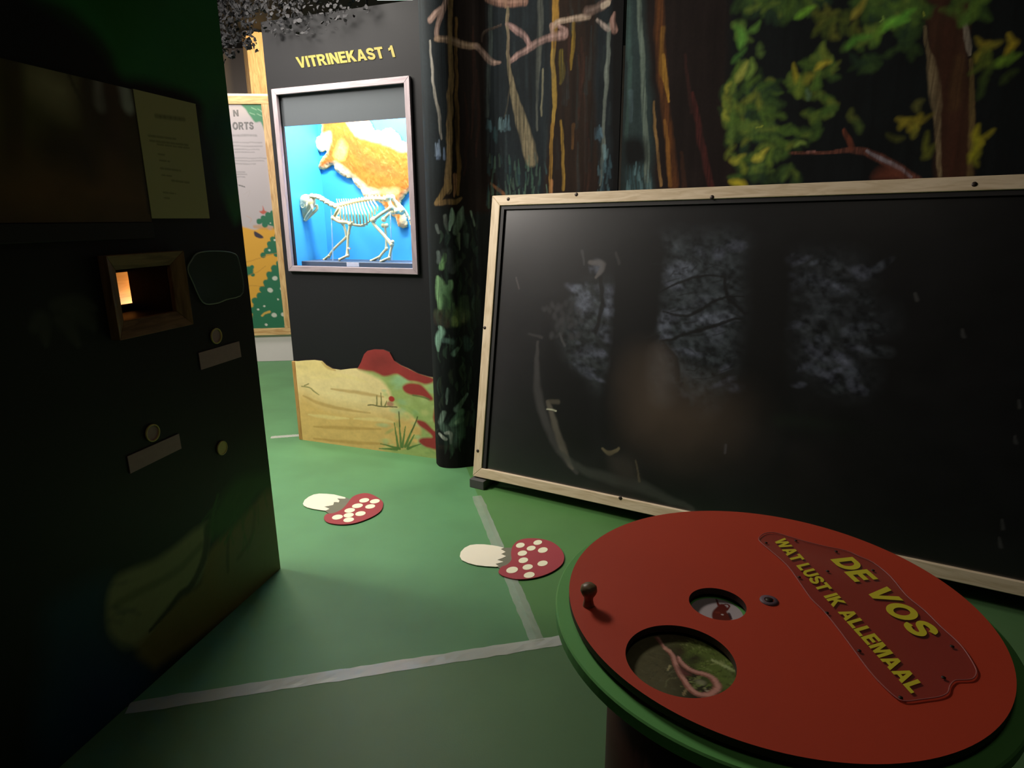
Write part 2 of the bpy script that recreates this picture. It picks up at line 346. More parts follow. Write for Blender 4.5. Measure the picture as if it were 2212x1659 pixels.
# ------------------------------------------------------------------ painter: colour canvases on fine meshes
def vnoise(X, Y, sx, sy, seed=0, octaves=3):
    rng = np.random.default_rng(seed); out = np.zeros_like(X); amp = 1.0; tot = 0
    for o in range(octaves):
        G = rng.random((64, 64)); x = X * sx * 2 ** o; y = Y * sy * 2 ** o
        xi = np.floor(x).astype(int); yi = np.floor(y).astype(int); fx = x - xi; fy = y - yi
        fx = fx * fx * (3 - 2 * fx); fy = fy * fy * (3 - 2 * fy)
        g = lambda a, b: G[b % 64, a % 64]
        out += amp * ((g(xi, yi) * (1 - fx) + g(xi + 1, yi) * fx) * (1 - fy) + (g(xi, yi + 1) * (1 - fx) + g(xi + 1, yi + 1) * fx) * fy)
        tot += amp; amp *= 0.5
    return out / tot
class Canvas:
    """a painting in metres on its own surface: s along, t up"""
    def __init__(self, s0, s1, t0, t1, ns, nt, pm, base, gain=1.0, warp=0.0, px=0.003, seed=3):
        self.S, self.T = np.meshgrid(np.linspace(s0, s1, ns), np.linspace(t0, t1, nt))
        self.ns, self.nt, self.pm, self.gain, self.px = ns, nt, pm, gain, px
        self.X = self.S + warp * (vnoise(self.S + 9, self.T + 5, 14, 14, seed) - 0.5) * 2
        self.Y = self.T + warp * (vnoise(self.S + 3, self.T + 7, 14, 14, seed + 1) - 0.5) * 2
        self.A = np.empty((nt, ns, 3)); self.A[:] = self.lin(base); self.dry = None
    def brush(self, sx, sy, lo, seed=77):
        self.dry = np.clip(lo + (1.25 - lo) * vnoise(self.S + 31, self.T + 17, sx, sy, seed, 3) * 1.15, 0, 1)
    def lin(self, c): return s2l(c) * self.gain
    def mix(self, sl, mask, c):
        c = self.lin(c); m = np.clip(mask, 0, 1)[..., None]
        self.A[sl] = self.A[sl] * (1 - m) + c * m
    def win(self, lo, hi):
        s0, s1, t0, t1 = self.S[0, 0], self.S[0, -1], self.T[0, 0], self.T[-1, 0]
        a = int(np.clip((lo[0] - s0) / (s1 - s0) * self.ns - 2, 0, self.ns)); b = int(np.clip((hi[0] - s0) / (s1 - s0) * self.ns + 3, 0, self.ns))
        c = int(np.clip((lo[1] - t0) / (t1 - t0) * self.nt - 2, 0, self.nt)); d = int(np.clip((hi[1] - t0) / (t1 - t0) * self.nt + 3, 0, self.nt))
        return (slice(c, d), slice(a, b))
    def P(self, pts): return np.array([self.pm(*q) for q in pts])
    def stroke(self, pts, w, c, alpha=1.0, soft=0.5, smooth=True, raw=False):
        """w: width in photo pixels (one value or one per point)"""
        p = np.array(pts, float) if raw else self.P(pts)
        w = np.array(w if hasattr(w, '__len__') else [w] * len(p), float) * (1 if raw else self.px) / 2
        if smooth and len(p) > 2:
            q = np.array(catmull(np.c_[p, w], 5)); p, w = q[:, :2], q[:, 2]
        pad = w.max() * (1 + soft) + 0.01 + 0.02
        sl = self.win(p.min(0) - pad, p.max(0) + pad)
        X, Y = self.X[sl], self.Y[sl]
        if X.size == 0: return
        m = np.zeros_like(X)
        for i in range(len(p) - 1):
            a, b = p[i], p[i + 1]; d = b - a; L = (d ** 2).sum() + 1e-12
            t = np.clip(((X - a[0]) * d[0] + (Y - a[1]) * d[1]) / L, 0, 1)
            dist = np.hypot(X - a[0] - t * d[0], Y - a[1] - t * d[1]); ww = w[i] + (w[i + 1] - w[i]) * t + 1e-6
            m = np.maximum(m, np.clip((ww * (1 + soft * 0.5) - dist) / (ww * soft + 1e-6), 0, 1))
        if self.dry is not None: m = m * self.dry[sl]        # dry-brush streaks
        self.mix(sl, m * alpha, c)
    def poly(self, pts, c, alpha=1.0, soft=4.0, smooth=True, raw=False):
        """soft: edge blur in photo pixels"""
        p = np.array(pts, float) if raw else self.P(pts); sw = soft * (1 if raw else self.px)
        if smooth: p = np.array(catmull(p, 5, True))
        sl = self.win(p.min(0) - sw - 0.02, p.max(0) + sw + 0.02); X, Y = self.X[sl], self.Y[sl]
        if X.size == 0: return
        ins = np.zeros(X.shape, bool); D = np.full(X.shape, 1e9)
        for i in range(len(p)):
            a, b = p[i], p[(i + 1) % len(p)]
            if a[1] != b[1]:
                cr = ((a[1] > Y) != (b[1] > Y)) & (X < (b[0] - a[0]) * (Y - a[1]) / (b[1] - a[1]) + a[0]); ins ^= cr
            d = b - a; L = (d ** 2).sum() + 1e-12
            t = np.clip(((X - a[0]) * d[0] + (Y - a[1]) * d[1]) / L, 0, 1)
            D = np.minimum(D, np.hypot(X - a[0] - t * d[0], Y - a[1] - t * d[1]))
        sd = np.where(ins, D, -D)
        self.mix(sl, (sd / max(sw, 1e-5) * 0.5 + 0.5) * alpha, c)
    def blob(self, x, y, rx, ry, c, alpha=1.0, ang=0.0, soft=0.4, raw=False):
        q = np.array([x, y], float) if raw else np.array(self.pm(x, y)); k = 1 if raw else self.px
        rx, ry = rx * k, ry * k; r = max(rx, ry) * (1 + soft) + 0.02
        sl = self.win(q - r, q + r); X, Y = self.X[sl] - q[0], self.Y[sl] - q[1]
        if X.size == 0: return
        ca, sa = math.cos(ang), math.sin(ang)
        d = np.hypot((X * ca + Y * sa) / rx, (-X * sa + Y * ca) / ry)
        self.mix(sl, np.clip((1 + soft * 0.5 - d) / soft, 0, 1) * alpha, c)
    def leaf(self, x, y, ln, ang, c, fat=0.38, alpha=1.0, raw=False):
        """ang in degrees on the photo (0 = right, 90 = up)"""
        q = np.array([x, y], float) if raw else np.array(self.pm(x, y)); L = ln * (1 if raw else self.px) / 2; a = math.radians(ang)
        d = np.array([math.cos(a), math.sin(a)]); n = np.array([-d[1], d[0]]); u = random.uniform; k = u(-.5, .5) * L
        f1, f2 = fat * u(.6, 1.5), fat * u(.4, 1.3)
        P = [q - d * L + n * k, q - d * L * .5 + n * (L * f1 + k * .3), q + n * L * f1 * u(.7, 1.2), q + d * L * .5 + n * (L * f1 * .8 + k * .3), q + d * L * u(.9, 1.25) + n * k, q + d * L * .4 - n * (L * f2 * u(.3, .9) - k * .4), q - n * L * f2 * u(.3, 1), q - d * L * .5 - n * (L * f2 - k * .4)]
        self.poly(P, c, alpha, 0.012, True, True)
    def mottle(self, amt, sx, sy, seed=5, octaves=3):
        self.A *= (1 + amt * 2 * (vnoise(self.S + 20, self.T + 20, sx, sy, seed, octaves) - 0.5))[..., None]
        self.A = np.clip(self.A, 0.0004, 0.95)
def canvas_slab(name, cv, pos, back, mat, parent=None, edge=(20, 20, 20), smooth=False, trim=None):
    """mesh carrying the canvas in front and a plain edge and back; pos(S,T) -> Nx3; back: vector or function"""
    n, m = cv.ns, cv.nt
    Fp = pos(cv.S.ravel(), cv.T.ravel()); idx = np.arange(n * m).reshape(m, n)
    quads = np.stack([idx[:-1, :-1], idx[:-1, 1:], idx[1:, 1:], idx[1:, :-1]], -1).reshape(-1, 4)
    loop = list(idx[0, :]) + list(idx[1:, -1]) + list(idx[-1, -2::-1]) + list(idx[-2:0:-1, 0])
    Lp = Fp[loop]; k = len(loop); o = n * m
    rim = Lp.copy(); bk = Lp + (back if not callable(back) else back(cv.S.ravel()[loop], cv.T.ravel()[loop]))
    faces = [tuple(map(int, q)) for q in quads]
    faces += [(o + i, o + k + i, o + k + (i + 1) % k, o + (i + 1) % k) for i in range(k)]
    faces += [tuple(o + k + i for i in range(k))][:1] if not callable(back) else []
    mb = MB(); mb.v = [tuple(p) for p in np.concatenate([Fp, rim, bk])]; mb.f = faces; mb.g = mb.v
    cols = np.concatenate([cv.A.reshape(-1, 3), np.tile(s2l(edge) * 1.0, (2 * k, 1))])
    return mb.build(name, mat, parent, smooth, cols=cols)
def planar(O, u, e):
    return lambda S, T: O[None, :] + S[:, None] * u[None, :] + T[:, None] * e[None, :]
def pix_on(P, n, O, u, e):
    ue = np.stack([u, e], 1)
    def f(x, y):
        w = on_plane(x, y, P, n) - O
        return np.linalg.lstsq(ue, w, rcond=None)[0]
    return f
def crop(ox, oy, k): return lambda *a: [(ox + x / k, oy + y / k) for x, y in a]


# =================================================================== the hall itself
X0, X1, Y0, Y1, HZ = -4.2, 4.0, -1.6, 7.9, 3.4
def slab(name, lo, hi, mat):
    mb = MB(); mb.box(V3(0, 0, 0), np.eye(3), lo, hi); return struct(mb.build(name, mat))
def floor_mat(name, c):
    m, nt, b = new_mat(name)
    tc = nt.nodes.new('ShaderNodeTexCoord')
    n = nt.nodes.new('ShaderNodeTexNoise'); n.inputs['Scale'].default_value = 2.2; n.inputs['Detail'].default_value = 4
    n2 = nt.nodes.new('ShaderNodeTexNoise'); n2.inputs['Scale'].default_value = 240
    nt.links.new(tc.outputs['Object'], n.inputs['Vector']); nt.links.new(tc.outputs['Object'], n2.inputs['Vector'])
    cr = nt.nodes.new('ShaderNodeValToRGB')
    cr.color_ramp.elements[0].position = .3; cr.color_ramp.elements[0].color = tuple(s2l(c) * .86) + (1,)
    cr.color_ramp.elements[1].position = .7; cr.color_ramp.elements[1].color = tuple(s2l(c) * 1.1) + (1,)
    nt.links.new(n.outputs['Fac'], cr.inputs['Fac']); nt.links.new(cr.outputs['Color'], b.inputs['Base Color'])
    b.inputs['Roughness'].default_value = 0.55
    add_bump(nt, b, n2.outputs['Fac'], 0.12, 0.002)
    return m
# floor: sheets of green vinyl meeting at the taped seams
SEAM_A, SEAM_B = on_floor(300, 1522)[:2], on_floor(1195, 1384)[:2]
du = unit(SEAM_B - SEAM_A)
sa, sb = SEAM_A + du * ((X0 - SEAM_A[0]) / du[0]), SEAM_A + du * ((X1 - SEAM_A[0]) / du[0])
JOINT = on_floor(1158, 1378)[:2]; FAR = on_floor(1028, 1060)[:2]; dv = unit(FAR - JOINT)
JOINT = SEAM_A + du * np.dot(JOINT - SEAM_A, du)
ft = JOINT + dv * ((Y1 - JOINT[1]) / dv[1])
mb = MB()
mb.add([(X0, Y0, 0), (X1, Y0, 0), (*sb, 0), (*JOINT, 0), (*sa, 0)], [(0, 1, 2, 3, 4)])
mb.add([(*sa, 0), (*JOINT, 0), (*ft, 0), (X0, Y1, 0)], [(0, 1, 2, 3)])
mb.add([(*JOINT, 0), (*sb, 0), (X1, Y1, 0), (*ft, 0)], [(0, 1, 2, 3)])
mb.add([(X0, Y0, -.1), (X1, Y0, -.1), (X1, Y1, -.1), (X0, Y1, -.1)], [(3, 2, 1, 0)])
gp = V3(*(du * .0), 0); g0, g1 = V3(*sa, .0004), V3(*sb, .0004); gn = V3(-du[1], du[0], 0) * .003
mb.add([g0 - gn, g1 - gn, g1 + gn, g0 + gn], [(0, 1, 2, 3)])
fl = struct(mb.build('floor', floor_mat('green_vinyl_near', (82, 120, 74))))
fl.data.materials.append(floor_mat('green_vinyl_main', (88, 141, 92)))
fl.data.materials.append(floor_mat('green_vinyl_side', (78, 126, 66)))
fl.data.polygons[1].material_index = 1; fl.data.polygons[2].material_index = 2
fl.data.materials.append(paint_mat('seam_gap', (26, 40, 28), .7, .1, 20, 0)); fl.data.polygons[4].material_index = 3
slab('ceiling', (X0, Y0, HZ), (X1, Y1, HZ + .1), M_DARKWALL)
slab('wall_back', (X0, Y1, 0), (X1, Y1 + .1, HZ), M_WALL)
slab('wall_left', (X0 - .1, Y0, 0), (X0, Y1, HZ), M_PINKWALL)
slab('wall_right', (X1, Y0, 0), (X1 + .1, Y1, HZ), M_DARKWALL)
slab('wall_front', (X0, Y0 - .1, 0), (X1, Y0, HZ), M_DARKWALL)

# =================================================================== dark display partition on the left
PC = on_floor(606, 1228); PU = V3(math.cos(1.3307), math.sin(1.3307), 0); PN = V3(PU[1], -PU[0], 0)   # PN faces the aisle
pp = lambda x, y: (lambda w: (np.dot(w - PC, PU), w[2]))(on_plane(x, y, PC, PN))
def pw(s, t, d=0.0): return PC + PU * s + Z * t + PN * d
part = thing('display_partition', PC - PU * 1.2 - PN * .25, 'tall dark partition painted with green leaves and tan dune shapes, on the left', 'partition')
PL, PH, PT = 2.75, 3.15, 0.42
K = 2.2
# the wooden window hole in the partition
c8 = crop(160, 520, 3.072)
win_in = [pp(*q) for q in c8((238, 190), (604, 165), (657, 475), (300, 520))]
ws0, ws1 = (win_in[0][0] + win_in[3][0]) / 2, (win_in[1][0] + win_in[2][0]) / 2
wz0, wz1 = (win_in[2][1] + win_in[3][1]) / 2, (win_in[0][1] + win_in[1][1]) / 2
cv = Canvas(-PL, 0, 0, PH, 420, 480, pp, (24, 24, 25), 1.0, 0.005, 0.0021, 21)
cv.poly([(60, -60), (560, -60), (520, 470), (448, 300), (430, 215), (330, 175), (262, 160), (236, 100), (160, 20)], (44, 128, 66), 1, 10)
cv.poly([(60, -60), (330, -60), (300, 60), (262, 130), (240, 100), (160, 20)], (26, 112, 24), .8, 30)
cv.poly([(380, 300), (470, 220), (500, 300), (505, 420), (460, 420)], (40, 60, 50), .6, 30)
c3 = crop(0, 1050, 2.7235)
cv.poly(c3((270, 720), (420, 600), (640, 540), (640, 800), (720, 980), (900, 1080), (780, 1300), (420, 1620), (200, 1620), (250, 1000)), (10, 58, 84), .9, 20)
cv.poly(c3((420, 1000), (640, 960), (900, 1080), (760, 1290), (420, 1500)), (14, 44, 92), .7, 30)
cv.poly(c3((1220, 400), (1400, 200), (1500, 100), (1640, -40), (1700, 450), (1400, 720), (1000, 1010), (900, 1070), (800, 930), (1000, 720), (1100, 630), (1180, 560)), (126, 104, 56), 1, 8)
cv.poly(c3((1290, 480), (1480, 200), (1640, 60), (1680, 460), (1440, 620)), (120, 112, 76), .8, 30)
cv.poly(c3((680, 540), (860, 460), (1000, 380), (1220, 215), (1215, 400), (1170, 550), (1090, 620), (1000, 700), (800, 940), (660, 880), (630, 700)), (150, 146, 104), 1, 8)
cv.stroke(c3((690, 690), (860, 600), (1040, 500), (1180, 350)), 14, (110, 112, 72), .7, 1)
cv.stroke(c3((1220, 240), (1200, 420), (1120, 590), (1060, 640), (980, 740), (880, 850)), [14, 16, 14, 12, 8, 6], (52, 44, 26), .9, .8)
cv.stroke(c3((1340, 300), (1340, 500)), 8, (70, 66, 34), .7, 1); cv.stroke(c3((1500, 130), (1480, 300), (1400, 430)), 10, (90, 84, 48), .6, 1)
cv.poly(c3((1220, 230), (1330, 30), (1440, -60), (1640, -90), (1640, 10), (1520, 60), (1420, 200), (1300, 290), (1250, 300)), (52, 92, 34), .95, 12)
cv.poly(c3((1330, 30), (1420, -200), (1600, -300), (1620, -40)), (36, 66, 34), .5, 40)
for _ in range(26):
    x, y = random.uniform(1230, 1560), random.uniform(20, 300)
    cv.stroke(c3((x, y), (x + random.uniform(-60, 30), y + random.uniform(60, 160))), 5, (60, 100, 40), .4, 1)
for _ in range(6):
    y = random.uniform(560, 950); q = c3((640 + random.uniform(-20, 60), y), (720 + random.uniform(0, 110), y + random.uniform(-40, 90)))
    cv.stroke(q, 7, (24, 54, 66), .22, 1)
# pale leaf study low on the left
for q in ([(75, 705), (92, 690), (100, 745)], [(130, 690), (150, 705), (168, 745)], [(120, 660), (165, 655), (205, 668)], [(150, 672), (190, 690), (205, 712)]):
    cv.stroke(q, [16, 22, 8], (96, 98, 86), .7, 1)
cv.blob(140, 700, 90, 70, (40, 48, 42), .5, 0, 1.2)
cv.mottle(.12, 5, 5, 31)
cv.A = np.clip(cv.A, 0.0006, .9)
# front skin with the window opening left out
def partition_face():
    n, m = cv.ns, cv.nt
    s = cv.S[0].copy(); t = cv.T[:, 0].copy()
    for arr, a in ((s, ws0), (s, ws1), (t, wz0), (t, wz1)): arr[np.argmin(abs(arr - a))] = a
    S, T = np.meshgrid(s, t); P = PC[None, :] + S.ravel()[:, None] * PU + T.ravel()[:, None] * Z
    idx = np.arange(n * m).reshape(m, n)
    keep = ~(((s[:-1] + s[1:]) / 2 > ws0) & ((s[:-1] + s[1:]) / 2 < ws1))[None, :] | ~(((t[:-1] + t[1:]) / 2 > wz0) & ((t[:-1] + t[1:]) / 2 < wz1))[:, None]
    q = np.stack([idx[:-1, :-1], idx[:-1, 1:], idx[1:, 1:], idx[1:, :-1]], -1)[keep]
    mb = MB(); mb.v = [tuple(p) for p in P]; mb.g = mb.v; mb.f = [tuple(map(int, a)) for a in q]
    return mb.build('painted_face', M_ART, part, cols=cv.A.reshape(-1, 3))
partition_face()
mb = MB(); ax = (PU, Z, PN)
mb.box(PC, ax, (-PL, 0, -PT), (0, PH, -PT + .02)); mb.box(PC, ax, (-PL, 0, -PT), (-PL + .02, PH, -.002)); mb.box(PC, ax, (-.02, 0, -PT), (0, PH, -.002))
mb.box(PC, ax, (-PL, PH - .02, -PT), (0, PH, -.002))
mb.build('carcass', M_BLACKPAINT, part)

# ---- wooden window with its lit back box
win = thing('peep_window', pw((ws0 + ws1) / 2, wz0 - .06, 0), 'square brown wooden frame around a hole showing a glowing orange strip', 'window')
wo = [pp(*q) for q in c8((137, 100), (672, 66), (735, 550), (253, 662))]
os0, os1 = (wo[0][0] + wo[3][0]) / 2, (wo[1][0] + wo[2][0]) / 2; oz0, oz1 = (wo[2][1] + wo[3][1]) / 2, (wo[0][1] + wo[1][1]) / 2
FD = .035
def rail(mb, q, inner_d, outer_d):
    """mitred, slightly splayed rail: q = outer a, outer b, inner b, inner a in (s,t)"""
    P = [pw(*q[0], outer_d), pw(*q[1], outer_d), pw(*q[2], inner_d), pw(*q[3], inner_d)]
    B = [pw(*w, .001) for w in q]
    g = []
    d = np.array(q[1]) - np.array(q[0]); d = d / np.linalg.norm(d); nn = np.array([-d[1], d[0]])
    for k in range(2):
        for w in q: g.append((np.dot(w, d), np.dot(w, nn), k * .03))
    mb.add(P + B, [(0, 1, 2, 3), (7, 6, 5, 4), (0, 4, 5, 1), (1, 5, 6, 2), (2, 6, 7, 3), (3, 7, 4, 0)], g)
OQ = [(os0, oz0), (os1, oz0), (os1, oz1), (os0, oz1)]; IQ = [(ws0, wz0), (ws1, wz0), (ws1, wz1), (ws0, wz1)]
for i in range(4):
    mb = MB(); rail(mb, [OQ[i], OQ[(i + 1) % 4], IQ[(i + 1) % 4], IQ[i]], .018, FD); mb.build('frame_rail', M_OAK, win, bevel=.002)
BD = .72 * (ws1 - ws0)
mb = MB(); w = .012
mb.box(PC, ax, (ws0 - w, wz0 - w, -BD), (ws0, wz1 + w, 0)); mb.box(PC, ax, (ws1, wz0 - w, -BD), (ws1 + w, wz1 + w, 0))
mb.box(PC, ax, (ws0, wz0 - w, -BD), (ws1, wz0, 0)); mb.box(PC, ax, (ws0, wz1, -BD), (ws1, wz1 + w, 0))
mb.build('inner_sleeve', wood_mat('dark_sleeve_wood', (48, 26, 16), (34, 19, 12)), win)
# back plate with an upright slot; behind it a lit pine strip
def at_depth(x, y, d): w = on_plane(x, y, PC - PN * d, PN) - PC; return np.dot(w, PU), w[2]
sl = [at_depth(*q, BD) for q in c8((256, 213), (338, 209), (370, 424), (290, 426))]
a0, a1 = (sl[0][0] + sl[3][0]) / 2, (sl[1][0] + sl[2][0]) / 2; b0, b1 = (sl[2][1] + sl[3][1]) / 2, (sl[0][1] + sl[1][1]) / 2
mb = MB()
lo_s, hi_s = min(ws0 - w, a0 - .05), ws1 + w
a0, a1 = ws0 - w, ws1 + w
mb.box(PC, ax, (a0, wz0 - w, -BD - .012), (a1, b0, -BD)); mb.box(PC, ax, (a0, b1, -BD - .012), (a1, wz1 + w, -BD))
mb.build('back_plate', wood_mat('dark_brown_plate', (84, 46, 26), (60, 32, 18)), win)
mb = MB(); mb.box(PC, ax, (a0 - .06, b0 - .08, -BD - .14), (a1 + .20, b1 + .08, -BD - .13)); mb.build('lit_strip', wood_mat('orange_pine_strip', (222, 158, 88), (206, 136, 66)), win)
ld = bpy.data.lights.new('slot_fill_light', 'POINT'); ld.energy = 2.0; ld.color = (1, .72, .40); ld.shadow_soft_size = .01  # added unseen lamp behind the slot that makes the strip glow
lo_ = bpy.data.objects.new('slot_fill_light', ld); COL.objects.link(lo_); lo_.location = tuple(pw(ws1 + .20, b0 - .04, -BD - .035))

# ---- photo board above it
pb = thing('photo_board', pw(-1.2, 1.5, 0), 'wide photo board of a brown autumn wood with a cream text sheet at its end', 'picture board')
q = [pp(*w_) for w_ in ((-60, 115), (277, 192), (322, 474), (-60, 489))]
ph0, ph1 = -PL + .6, (q[1][0] + q[2][0]) / 2; pz0, pz1 = (q[2][1] + q[3][1]) / 2, (q[0][1] + q[1][1]) / 2
cp = Canvas(ph0, ph1, pz0, pz1, 260, 130, pp, (70, 60, 34), 1.0, .008, .0022, 41)
cp.gain = 2.0
c7 = crop(0, 60, 3.77)
cp.poly(c7((-200, 200), (400, 100), (500, 700), (480, 1000), (0, 1050), (-200, 1000)), (66, 64, 30), .8, 40)
cp.poly(c7((140, 300), (640, 380), (640, 690), (420, 690), (220, 520)), (112, 108, 80), .85, 20)
cp.poly(c7((640, 400), (1060, 480), (1180, 1540), (700, 1400), (640, 800)), (52, 42, 26), .9, 20)
cp.stroke(c7((530, 380), (640, 600)), 5, (60, 56, 40), .8, .8); cp.stroke(c7((60, 250), (90, 1000)), 26, (44, 34, 16), .8, 1)
cp.stroke(c7((760, 400), (790, 620)), 20, (112, 110, 104), .9, .8); cp.stroke(c7((985, 480), (1020, 640)), 22, (128, 134, 128), .9, .8)
cp.stroke(c7((880, 400), (920, 1300)), 30, (58, 42, 32), .8, 1); cp.stroke(c7((690, 380), (700, 900)), 20, (52, 42, 30), .8, 1)
cp.poly(c7((0, 1150), (600, 1100), (1180, 1350), (1190, 1500), (0, 1530)), (88, 62, 28), .7, 40)
cp.poly(c7((310, 930), (520, 930), (560, 1060), (350, 1060)), (30, 26, 16), .8, 20); cp.poly(c7((600, 980), (700, 1000), (740, 1200), (680, 1220)), (30, 26, 24), .8, 20)
cp.stroke(c7((1070, 490), (1190, 1500)), 6, (34, 28, 18), .9, .8); cp.mottle(.3, 12, 12, 9)
canvas_slab('photo_print', cp, lambda S, T: PC[None, :] + S[:, None] * PU + T[:, None] * Z + PN * .012, -PN * .011, M_PRINT, pb, (30, 26, 18))
q = [pp(*w_) for w_ in ((278, 194), (414, 223), (446, 470), (322, 474))]
ts0, ts1 = (q[0][0] + q[3][0]) / 2, (q[1][0] + q[2][0]) / 2; tz0, tz1 = (q[2][1] + q[3][1]) / 2, (q[0][1] + q[1][1]) / 2
ct = Canvas(ts0, ts1, tz0, tz1, 90, 160, pp, (196, 192, 134), 1.0, .0, .0022, 43)
rr = random.Random(4)
for (x0, x1, y, wd) in ((1240, 1470, 720, 10), (1180, 1400, 880, 5), (1190, 1500, 920, 5), (1250, 1520, 950, 4), (1260, 1320, 1030, 4), (1270, 1350, 1080, 4), (1280, 1440, 1145, 5), (1290, 1380, 1200, 4), (1370, 1510, 1245, 5), (1300, 1400, 1340, 4), (1310, 1350, 1385, 4)):
    x = x0
    while x < x1:
        l = rr.uniform(18, 60); ct.stroke(c7((x, y + (x - x0) * .12), (min(x + l, x1), y + (min(x + l, x1) - x0) * .12)), wd * .6, (96, 94, 58), .5, 1); x += l + 14
canvas_slab('text_sheet', ct, lambda S, T: PC[None, :] + S[:, None] * PU + T[:, None] * Z + PN * .014, -PN * .013, M_POSTER, pb, (150, 146, 100))
mb = MB(); mb.box(PC, ax, (ph0, pz0 - .05, 0.001), (ph1, pz0 - .002, .016)); mb.build('lower_ledge', M_BLACK, pb, bevel=.002)

# ---- clear cover plate, labels and round peepholes
pts = [pp(*q) for q in c8((812, 82), (770, 130), (745, 190), (780, 280), (845, 408), (930, 415), (1000, 390), (1112, 342), (1085, 140), (1045, 82), (920, 68))]
pts = [tuple(p) for p in catmull([V3(a, b, 0)[:2] for a, b in pts], 4, True)]
cpl = thing('cover_plate', pw(*np.mean(pts, 0), 0), 'clear rounded acrylic cover plate right of the wooden window frame', 'cover plate')
mb = MB(); mb.prism([pw(a, b, .001) for a, b in pts], PN * .007); mb.build('clear_sheet', M_ACRYLIC_DIM, cpl)
mb = MB(); loop = [pw(a, b, .006) for a, b in pts]; mb.tube(loop + loop[:1], .0022, 6); mb.build('polished_edge', paint_mat('frosted_edge', (150, 160, 148), .3, .05, 20, 0), cpl)
def label_strip(px, label):
    q = [pp(*w_) for w_ in c8(*px)]
    mb = MB(); mb.prism([pw(a, b, .001) for a, b in q], PN * .003)
    tag(mb.build('label_strip', M_LABEL, None), label, 'label', 'pink labels on the dark partition')
label_strip([(822, 745), (1090, 667), (1105, 770), (838, 857)], 'faded pink blank label under the upper round peephole')
label_strip([(348, 1432), (690, 1280), (707, 1378), (368, 1545)], 'longer faded pink blank label under the dim lower peephole')
def peephole(cx_, cy_, rpx, label, plug):
    s, t = pp(*c8((cx_, cy_))[0]); r = rpx
    o = thing('peephole', pw(s, t - r, 0), label, 'peephole', 'round peepholes in the dark partition')
    C_ = pw(s, t, 0)
    mb = MB(); mb.lathe(C_, [(r * .86, .001), (r * .86, .007), (r, .007), (r, .001)], PN, 40, True); mb.build('rim', M_TAN, o, True, .001)
    mb = MB(); mb.lathe(C_, [(0, .005 if plug else .002), (r * .86, .005 if plug else .002)], PN, 40); mb.build('plug' if plug else 'hole_back', M_TAN if plug else M_LABEL, o)
peephole(938, 632, .029, 'round peephole with pale rim above the short pink label', False)
peephole(515, 1275, .029, 'dim round peephole above the longer pink label', False)
peephole(977, 1375, .027, 'round tan plugged peephole low near the partition corner', True)

# =================================================================== lit display case
VU = V3(math.cos(2.7735 - math.pi), math.sin(2.7735 - math.pi), 0); VN = V3(-VU[1], VU[0], 0)     # VN points into the case
VP = on_floor(663, 950)
def vpx(x, y, d=0.0):
    w = on_plane(x, y, VP + VN * d, VN) - VP; return np.dot(w, VU), w[2]
def vw(s, t, d=0.0): return VP + VU * s + Z * t + VN * d
vax = (VU, Z, VN)
VW0, VW1, VH, VD = -.05, 1.10, 2.66, .46
fo = [vpx(*q) for q in ((590, 193), (887, 166), (907, 595), (628, 583))]
fs0, fs1 = (fo[0][0] + fo[3][0]) / 2, (fo[1][0] + fo[2][0]) / 2; fz0, fz1 = (fo[2][1] + fo[3][1]) / 2, (fo[0][1] + fo[1][1]) / 2
FW = .035
is0, is1, iz0, iz1 = fs0 + FW, fs1 - FW, fz0 + FW, fz1 - FW
case = thing('display_case', vw(.5, 0, .2), 'tall black display case with a lit blue window and yellow lettering', 'display case')
mb = MB(); th = .03
mb.box(VP, vax, (VW0, 0, 0), (is0, VH, th)); mb.box(VP, vax, (is1, 0, 0), (VW1, VH, th))
mb.box(VP, vax, (is0, 0, 0), (is1, iz0, th)); mb.box(VP, vax, (is0, iz1, 0), (is1, VH, th))
mb.build('front_panel', M_BLACKPAINT, case)
mb = MB()
mb.box(VP, vax, (VW0, 0, th), (VW0 + .02, VH, VD)); mb.box(VP, vax, (VW1 - .02, 0, th), (VW1, VH, VD))
mb.box(VP, vax, (VW0 + .02, 0, VD - .02), (VW1 - .02, VH, VD)); mb.box(VP, vax, (VW0 + .02, VH - .02, th), (VW1 - .02, VH, VD - .02))
mb.build('carcass', M_BLACKPAINT, case)
ID, IT = .40, iz1 + .12
mb = MB(); k = .012
mb.box(VP, vax, (is0 - .03, iz0 - .03, ID), (is1 + .03, IT, ID + k))
mb.box(VP, vax, (is0 - .03 - k, iz0 - .03, th), (is0 - .03, IT, ID + k)); mb.box(VP, vax, (is1 + .03, iz0 - .03, th), (is1 + .03 + k, IT, ID + k))
mb.box(VP, vax, (is0 - .03, iz0 - .03 - k, th), (is1 + .03, iz0 - .03, ID)); mb.box(VP, vax, (is0 - .03, IT, th), (is1 + .03, IT + k, ID + k))
mb.build('blue_lining', M_BLUE, case)
FRO = [(fs0, fz0), (fs1, fz0), (fs1, fz1), (fs0, fz1)]; FRI = [(is0, iz0), (is1, iz0), (is1, iz1), (is0, iz1)]
for i in range(4):
    q = [FRO[i], FRO[(i + 1) % 4], FRI[(i + 1) % 4], FRI[i]]
    d = np.array(q[1]) - np.array(q[0]); d = d / np.linalg.norm(d); nn = np.array([-d[1], d[0]])
    P = [vw(*w_, -.022) for w_ in q] + [vw(*w_, -.0005) for w_ in q]
    g = [(np.dot(w_, d), np.dot(w_, nn), kk * .02) for kk in range(2) for w_ in q]
    mb = MB(); mb.add(P, [(0, 1, 2, 3), (7, 6, 5, 4), (0, 4, 5, 1), (1, 5, 6, 2), (2, 6, 7, 3), (3, 7, 4, 0)], g)
    mb.build('window_frame', M_GREYWOOD, case, bevel=.002)
